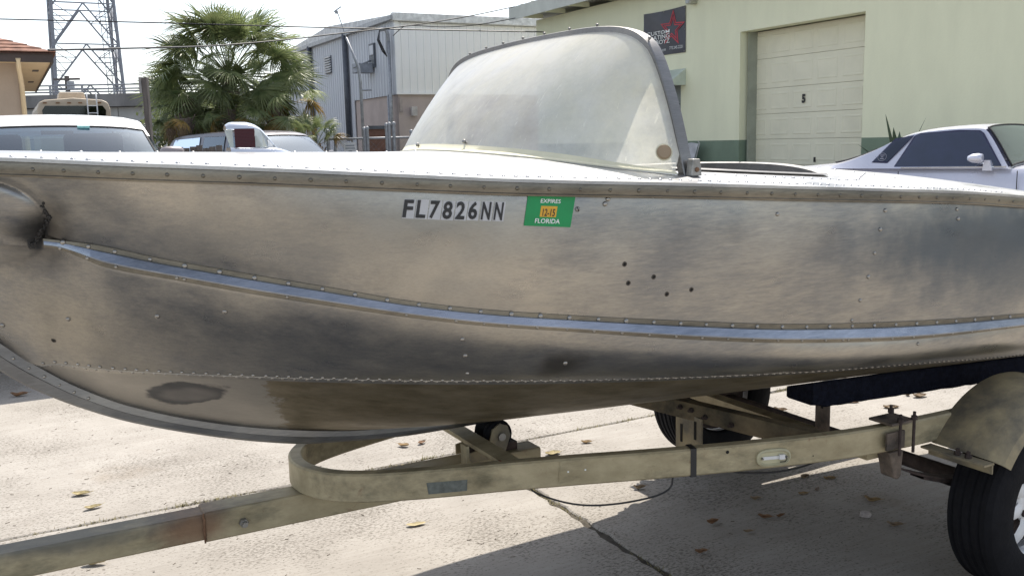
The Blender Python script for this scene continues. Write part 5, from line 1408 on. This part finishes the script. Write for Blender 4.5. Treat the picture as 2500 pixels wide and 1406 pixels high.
for dx in (-.2, .2): ldr.tube([corner(z, 1) + Vector((-.5 + dx, -.1, 0)) for z in zs_], .03, 5)
for k in range(90): 
    z = 1 + k * .33; c = corner(z, 1) + Vector((-.5, -.1, 0)); ldr.bar(c + Vector((-.2, 0, 0)), c + Vector((.2, 0, 0)), .03)
ldr.build('ladder', twm, tw)
# utility pole seen through the tower
up = at_y(163, 190, 60.); upo = empty('utility_pole', 'distant utility pole with transformer behind the overpass rail', 'pole', (up[0], up[1], 0))
MB().tube([(0, 0, 0), (0, 0, up[2] + .1)], .15, 8).build('pole', M('old timber', (.13, .11, .10), .9), upo)
MB().box((0, 0, up[2] - .1), (1.6, .12, .12)).build('crossarm', MATS['old timber'], upo)
MB().lathe([(.0001, 0), (.22, 0), (.22, .5), (.0001, .55)], 12, Matrix.Translation((.3, -.2, up[2] - .75))).build('transformer', pipe_m, upo)

# ------------------------------------------------------------------ house with shingled hip roof
hz_ = 12.6
hc = at_y(52, 200, hz_)[:2]
house = empty('stucco_house', 'tan stucco house corner with brown shingled hip roof', 'house', (hc[0], hc[1], 0), TH)
tan_m = M('tan stucco', (.40, .32, .25), .9, 0, .06, 2, .3, 30); soff_m = M('cream soffit', (.66, .52, .33), .8, 0, .05, 2); fasc_m = M('dark brown fascia', (.05, .035, .03), .6); shin_m = M('brown shingles', (.22, .11, .075), .9, 0, .35, 9, .4, 60)
sofz = at_y(125, 141, 11.95)[2]
MB().box((-4, 3.0, sofz / 2), (8, 6.0, sofz)).build('wall', tan_m, house)
ov_ = .36
so_ = MB().box((-4 + ov_ / 2, 3.0, sofz + .02), (8 + ov_, 6 + 2 * ov_, .04)).build('soffit', soff_m, house)
for y in (1.2, 3.6): MB().box((.22, y, sofz - .003), (.08, .28, .006)).build('soffit_vent', fasc_m, so_)
MB().box((-4 + ov_ / 2, -ov_ - .012, sofz + .045), (8 + ov_ + .05, .025, .12)).build('fascia', fasc_m, house)
MB().box((ov_ + .012, 3.0, sofz + .045), (.025, 6 + 2 * ov_ + .05, .12)).build('fascia', fasc_m, house)
x0, x1, y0, y1 = -8.5, ov_ + .06, -ov_ - .06, 6 + ov_ + .06; rz0 = sofz + .11; run = (y1 - y0) / 2; rise = run * .36; ncr = 22
sh_ = empty('x', 'x', 'x'); bpy.data.objects.remove(sh_)
rfo = MB().add([(x0, y0, rz0 - .02), (x1, y0, rz0 - .02), (x1, y1, rz0 - .02), (x0, y1, rz0 - .02), (x1 - run, (y0 + y1) / 2, rz0 + rise - .02), (x0, (y0 + y1) / 2, rz0 + rise - .02)], [(0, 1, 4, 5), (1, 2, 4), (2, 3, 5, 4)]).build('roof', shin_m, house)
cs = MB()
for k in range(ncr):
    a, b = k / ncr, (k + 1) / ncr; ra, rb = run * a, run * b; za, zb2 = rz0 + rise * a + .012, rz0 + rise * b
    cs.add([(x0, y0 + ra, za), (x1 - ra, y0 + ra, za), (x1 - rb, y0 + rb, zb2), (x0, y0 + rb, zb2), (x0, y0 + ra, za - .012), (x1 - ra, y0 + ra, za - .012)], [(0, 1, 2, 3), (4, 5, 1, 0)])
    cs.add([(x1 - ra, y0 + ra, za), (x1 - ra, y1 - ra, za), (x1 - rb, y1 - rb, zb2), (x1 - rb, y0 + rb, zb2), (x1 - ra, y0 + ra, za - .012), (x1 - ra, y1 - ra, za - .012)], [(0, 1, 2, 3), (4, 5, 1, 0)])
o = cs.build('shingle_courses', shin_m, rfo); o['kind'] = 'stuff'
MB().tube([(-.02, -ov_ - .03, sofz + .03), (-.02, -ov_ + .05, sofz - .08), (.0, -.06, sofz - .28), (.0, -.06, .2)], .03, 8).build('downspout', soff_m, house, smooth=True)

# ------------------------------------------------------------------ overhead wires, post, fence boards
def wire(label, P, r_):
    q = [np.array(at_y(x, y, Y)) for x, y, Y in P]; c = q[len(q) // 2]
    o = MB().tube([tuple(p - c) for p in chaikin(q, 3)], r_, 5).build('overhead_wire', black_m, None, smooth=True); o.location = tuple(c)
    tag(o, label, 'wire')
wire('straight overhead wire passing the palm tops and the warehouse eave', [(-60, 46, 24), (420, 57, 24), (700, 66, 24.5), (1000, 73, 25.5), (1330, 79, 27)], .016)
wire('overhead wire from the house eave rising to the green roof corner', [(118, 123, 12.3), (330, 118, 15), (520, 114, 18), (700, 98, 20), (850, 80, 22), (1000, 64, 24), (1140, 42, 26), (1256, 17, 27.8)], .014)
wire('slack service wire from the warehouse weatherhead to the green eave', [(960, 88, 30.4), (985, 64, 30), (1005, 62, 29.8), (1080, 68, 29), (1170, 62, 28.5), (1258, 45, 27.8)], .013)
pp = at_y(350, 190, 20.); post = empty('wooden_post', 'weathered wooden post standing beside the palm fronds', 'post', (pp[0], pp[1], 0))
pb = at_y(357, 350, 20.)
MB().box((.03, 0, pp[2] / 2), (.105, .12, pp[2])).build('post_shaft', M('grey timber', (.14, .125, .115), .9, 0, .25, 6, stretch=(4, 4, .5)), post)
MB().box((-.055, -.02, pp[2] - .16), (.05, .10, .32)).build('post_board', M('pale board', (.34, .33, .32), .9), post)
wf0 = at_y(400, 365, 19.); wfn = empty('timber_fence', 'low grey timber board fence behind the boat bow', 'fence', (wf0[0], wf0[1], 0))
wtop = at_y(400, 357, 19.)[2]
for k in range(16): MB().box((-.85 + k * .13, .01 * (k % 2), wtop / 2 - .03 * ((k * 5) % 3) / 2), (.122, .02, wtop - .02 * ((k * 7) % 4))).build('board', MATS['grey timber'], wfn)
MB().box((.1, .04, wtop - .25), (2.1, .04, .09)).build('rail', MATS['grey timber'], wfn)

# ------------------------------------------------------------------ palms
def frond_mesh(nm, L, spread, droop, mat, seed, nbl=50, pet=1.2):
    rnd = random.Random(seed); mb = MB()
    mb.tube([(0, 0, 0), (pet * .5, 0, .02), (pet, 0, 0)], [.018, .013, .009], 4, False)
    for k in range(nbl):
        f_ = k / (nbl - 1) * 2 - 1; an = f_ * R(spread); ln = L * (1 - .32 * abs(f_) ** 2) * rnd.uniform(.85, 1.08)
        base_ = Vector((pet + .16 * (1 - abs(f_)) , 0, .02)); dr = droop * rnd.uniform(.7, 1.4)
        d = Vector((math.cos(an), math.sin(an), 0)); s = Vector((-math.sin(an), math.cos(an), 0)); tw_ = rnd.uniform(-.6, .6) + f_ * .5
        s = (s * math.cos(tw_) + Vector((0, 0, 1)) * math.sin(tw_)); rw = []
        for j, (t, w_) in enumerate(((0, .008), (.3, .018), (.62, .014), (.86, .006), (1.0, .001))):
            q = base_ + d * (ln * t) + Vector((0, 0, -dr * t ** 2.4 * ln + .05 * math.sin(abs(f_) * 3))) - Vector((dr * .25 * t ** 3 * ln, 0, 0))
            rw.append([q - s * w_, q + s * w_])
        mb.grid(rw)
    me = mb.mesh(nm, False, False, False); me.materials.append(mat); return me
def leaf_mat(nm, c1, c2, rough=.42):
    m, n, l, b, o = nt(nm); vec = coords(n)
    col = ramp(n, l, noise(n, l, vec, 3.5, 4), .3, c1, .7, c2)
    oi = n.new('ShaderNodeObjectInfo'); rr = n.new('ShaderNodeMapRange'); rr.inputs[3].default_value = .65; rr.inputs[4].default_value = 1.35; l.new(oi.outputs['Random'], rr.inputs[0])
    hs = n.new('ShaderNodeHueSaturation'); l.new(rr.outputs[0], hs.inputs['Value']); l.new(col, hs.inputs['Color']); col = hs.outputs[0]
    l.new(col, b.inputs['Base Color']); b.inputs['Roughness'].default_value = rough
    tr_ = n.new('ShaderNodeBsdfTranslucent'); l.new(col, tr_.inputs[0]); mx = n.new('ShaderNodeMixShader'); mx.inputs[0].default_value = .42
    l.new(b.outputs[0], mx.inputs[1]); l.new(tr_.outputs[0], mx.inputs[2]); l.new(mx.outputs[0], o.inputs[0]); return m
pg = leaf_mat('palm green', (.105, .15, .06), (.25, .28, .125)); py_ = leaf_mat('palm yellowing', (.16, .15, .05), (.34, .20, .05)); pbr = leaf_mat('palm brown', (.16, .11, .07), (.28, .21, .14), .8)
GM = [frond_mesh('frond', .85, 125, .35, pg, 1), frond_mesh('frond', .80, 110, .6, pg, 2), frond_mesh('frond', .9, 135, .25, pg, 3)]
YM = [frond_mesh('frond', .85, 110, .6, py_, 4), frond_mesh('frond', .8, 85, .8, py_, 5)]
BRM = [frond_mesh('frond', .8, 60, 1.0, pbr, 6), frond_mesh('frond', .75, 45, .9, pbr, 7)]
trunk_m = M('palm trunk', (.14, .11, .09), .95, 0, .35, 14, .8, 30)
def palm(label, x, y, Y, scale, n, seed, lo_el, hi_el, brown, yellow, lean=0., trunk_r=.17, group=None):
    rnd = random.Random(seed); c = at_y(x, y, Y); g0 = gz(c[0], c[1])
    t = empty('palm_tree', label, 'palm tree', (c[0] - lean, c[1], g0), 0, group)
    H_ = c[2] - g0; P = [(0, 0, 0), (lean * .3, 0, H_ * .4), (lean, 0, H_)]
    if H_ > .8:
        tk = MB().tube(chaikin([np.array(p) for p in P], 2), trunk_r, 12).build('trunk', trunk_m, t, smooth=True)
        for k in range(int(H_ * 26)):                       # old leaf bases
            a = k * 2.4; z = H_ * (.15 + .85 * k / (H_ * 26)); xx = lean * (z / H_) ** 1.4
            MB().bar((xx + trunk_r * math.cos(a), trunk_r * math.sin(a), z), (xx + (trunk_r + .09) * math.cos(a), (trunk_r + .09) * math.sin(a), z + .17), .06, .02).build('leaf_base', trunk_m, tk)
    for k in range(n):
        f_ = k / n; el = hi_el + (lo_el - hi_el) * f_ ** .85 + rnd.uniform(-9, 9); az = k * 2.39996 + rnd.uniform(-.25, .25)
        r_ = rnd.random()
        me = rnd.choice(BRM) if el < brown else (rnd.choice(YM) if (el < yellow and r_ < .42) else rnd.choice(GM))
        d = Vector((math.cos(az) * math.cos(R(el)), math.sin(az) * math.cos(R(el)), math.sin(R(el))))
        up_ = Vector((0, 0, 1)) if el < 75 else Vector((math.cos(az), math.sin(az), 0)) * -1
        yv = up_.cross(d).normalized(); zv = d.cross(yv)
        m = Matrix((d, yv, zv)).transposed().to_4x4(); sc_ = scale * rnd.uniform(.88, 1.1) * (1 - .24 * sstep(40, 80, el))
        if me in BRM: sc_ *= .8
        inst(me, 'frond', t, Matrix.Translation((lean + d.x * .1, d.y * .1, H_ + d.z * .12)) @ m @ Matrix.Rotation(rnd.uniform(-1.0, 1.0), 4, 'X') @ Matrix.Scale(sc_, 4))
palm('tallest sabal palm with full green crown behind the grey vehicle', 560, 186, 26., 1.09, 66, 11, -40, 86, -70, -24)
palm('left sabal palm of the clump with drooping fronds beside wooden post', 468, 240, 25.4, .62, 26, 12, -66, 55, -54, -26, .25)
palm('right sabal palm of the clump with orange lower fronds near the warehouse', 662, 240, 25.2, .70, 28, 13, -66, 55, -58, -8, -.2)
palm('short sabal palm with dead skirt filling the middle of the clump', 560, 268, 24.8, .55, 30, 14, -76, 20, -42, 0)
palm('small young palm growing at the foot of the clump', 772, 358, 24., .42, 16, 15, 10, 75, -60, 20)
palm('low shaggy palm with hanging dead fronds left of the grey vehicle', 452, 290, 24.2, .42, 22, 16, -80, 10, -25, 0)
# climbing shrub on the overpass wall
bu = MB(); rnd = random.Random(5); bc0 = at_y(432, 335, 30.)
for k in range(900):
    p = Vector((rnd.gauss(0, .45), rnd.gauss(0, .3), rnd.gauss(0, .35))); a = Vector((rnd.gauss(0, 1), rnd.gauss(0, 1), rnd.gauss(0, 1))).normalized() * .09; b = a.orthogonal().normalized() * .05
    bu.add([p - a, p + b, p + a, p - b], [(0, 1, 2, 3)])
shb = empty('climbing_shrub', 'dark leafy shrub growing against the panelled overpass wall', 'shrub', (bc0[0], bc0[1], 0))
o = bu.build('foliage', pg, shb, fixn=False); o.location = (0, 0, bc0[2] + .1)
MB().tube([(0, 0, 0), (.1, 0, bc0[2] + .1)], [.05, .02], 6).build('stem', trunk_m, shb)
# ------------------------------------------------------------------ small things on the ground
def leaf_obj(x, y, ln, ang, mat, curl, label):
    p = at_z(x, y, 0.0); g0 = gz(p[0], p[1]); rw = []
    for j in range(9):
        t = j / 8 * 2 - 1; w_ = ln * random.Random(int(x * 7 + y)).uniform(.17, .27) * math.sqrt(max(0.0, 1 - abs(t) ** 1.7)) * (1 - .15 * t) + .0006
        cu = curl * 1.5; z = .003 + cu * ln * (.25 * t * t + .05 * math.sin(t * 5 + ang))
        rw.append([(t * ln / 2, -w_, z + cu * w_ * .9), (t * ln / 2, -w_ * .5, z + curl * w_ * .12), (t * ln / 2, 0, z - .0005), (t * ln / 2, w_ * .5, z + curl * w_ * .2), (t * ln / 2, w_ * random.Random(int(x + j)).uniform(.75, 1.05), z + cu * w_ * 1.0)])
    mb = MB().grid(rw); mb.tube([(ln / 2, 0, rw[-1][2][2]), (ln * .66, ln * .03, rw[-1][2][2] + .003)], .0008, 4)
    o = mb.build('fallen_leaf', mat, None, smooth=True, fixn=False); o.location = (p[0], p[1], g0 + .0015); o.rotation_euler = (0, 0, ang)
    tag(o, label, 'leaf', 'fallen leaves on the concrete')
sp_ = 'beside the trailer'
LV = [(48, 967, .10, .3, 1, .5, 'dry brown leaf lying beyond the keel near the bow'),
      (199, 1208, .075, .2, 2, .3, 'pale yellow leaf on sunlit concrete above the weedy joint'),
      (228, 1241, .07, .6, 2, .35, 'narrow cream leaf beside the tongue on sunlit concrete'),
      (232, 1378, .085, .1, 2, .4, 'yellow leaf just below the trailer tongue'),
      (1016, 1282, .078, .35, 2, .15, 'flat pale yellow leaf on sunlit concrete below the label patch'),
      (1000, 1139, .085, .3, 2, .15, 'yellow green leaf inside the loop of the frame'),
      (985, 1090, .06, 2.8, 0, .4, 'small tan leaf inside the loop of the frame'),
      (1030, 1083, .05, .9, 1, .4, 'curled brown leaf inside the loop of the frame'),
      (1350, 1110, .08, .4, 2, .3, 'crumpled yellow leaf beside the near beam in sun'),
      (1432, 1082, .055, .1, 0, .4, 'small amber leaf beyond the near beam in sun'),
      (1562, 1194, .055, .2, 3, .6, 'cupped tan leaf lit under the near beam beside the cable'),
      (1740, 1278, .055, .5, 1, .5, 'brown leaf in the shade under the marker light'),
      (1845, 1220, .045, 0., 3, .5, 'shrivelled leaf in shade under the marker light'),
      (1961, 1208, .045, .2, 0, .4, 'oval leaf in the shade under the near beam'),
      (2025, 1172, .055, .1, 0, .5, 'arched tan leaf near the edge of the shade'),
      (1965, 1168, .05, .6, 3, .6, 'wrinkled grey leaf near the edge of the shade'),
      (1995, 1198, .03, 1., 1, .5, 'small red brown leaf in the shade of the hull'),
      (2130, 1225, .065, -.4, 0, .6, 'large cupped brown leaf in shade before the tyre'),
      (1868, 1265, .055, -.3, 1, .4, 'curled leaf in the middle of the shade'),
      (1905, 1262, .045, .5, 1, .5, 'red brown leaf touching another in the shade'),
      (1712, 1350, .048, .2, 1, .5, 'brown leaf in the shade beside the crack'),
      (1827, 1300, .04, .1, 3, .4, 'small flat leaf in the open shade'),
      (2185, 1285, .06, -.2, 3, .5, 'broad faded leaf in shade in front of the tyre'),
      (1905, 1005, .075, -.3, 3, .5, 'dry leaf on sunlit concrete behind the bunk post'),
      (2080, 985, .08, .0, 1, .3, 'brown leaf on sunlit concrete beneath the bunk'),
      (2175, 999, .09, .1, 3, .4, 'curled leaf on sunlit concrete behind the clamp'),
      (2245, 973, .09, .3, 3, .4, 'leaf on sunlit concrete under the carpeted bunk'),
      (2215, 969, .05, 1.3, 3, .5, 'small leaf on sunlit concrete under the carpeted bunk')]
for x, y, ln, an, mi, cu_, lab in LV: leaf_obj(x, y, ln, an, leafdry[mi], cu_, lab)
p = at_z(2113, 1262, .0); st_ = MB()
bm = bmesh.new(); bmesh.ops.create_icosphere(bm, subdivisions=2, radius=.022); rnd = random.Random(9)
for vv in bm.verts: vv.co = Vector((vv.co.x * 1.1, vv.co.y * .9, vv.co.z * .6)) * rnd.uniform(.82, 1.15)
me = bpy.data.meshes.new('stone'); bm.to_mesh(me); bm.free(); me.materials.append(M('pale stone', (.45, .40, .38), .9, 0, .2, 40, .4, 80))
o = inst(me, 'stone'); o.location = (p[0], p[1], .011); tag(o, 'small pale stone in the shade before the tyre', 'stone')
# twigs and grit scattered on the slabs, uncountable
tw_ = MB(); rnd = random.Random(21)
for k in range(700):
    x, y = rnd.uniform(-2.6, 2.6), rnd.uniform(2.9, 6.2); an = rnd.gauss(TH, .7); ln = rnd.uniform(.002, .010); h = rnd.uniform(.0005, .0012)
    g0 = gz(x, y); c_, s_ = math.cos(an) * ln, math.sin(an) * ln
    tw_.bar((x - c_, y - s_, g0 + h), (x + c_, y + s_, g0 + h + rnd.uniform(0, .002)), h * 1.4)
o = tw_.build('litter', M('twig brown', (.10, .075, .05), .9), None); tag(o, 'tiny twigs and grit scattered over the concrete', 'litter', kind='stuff')
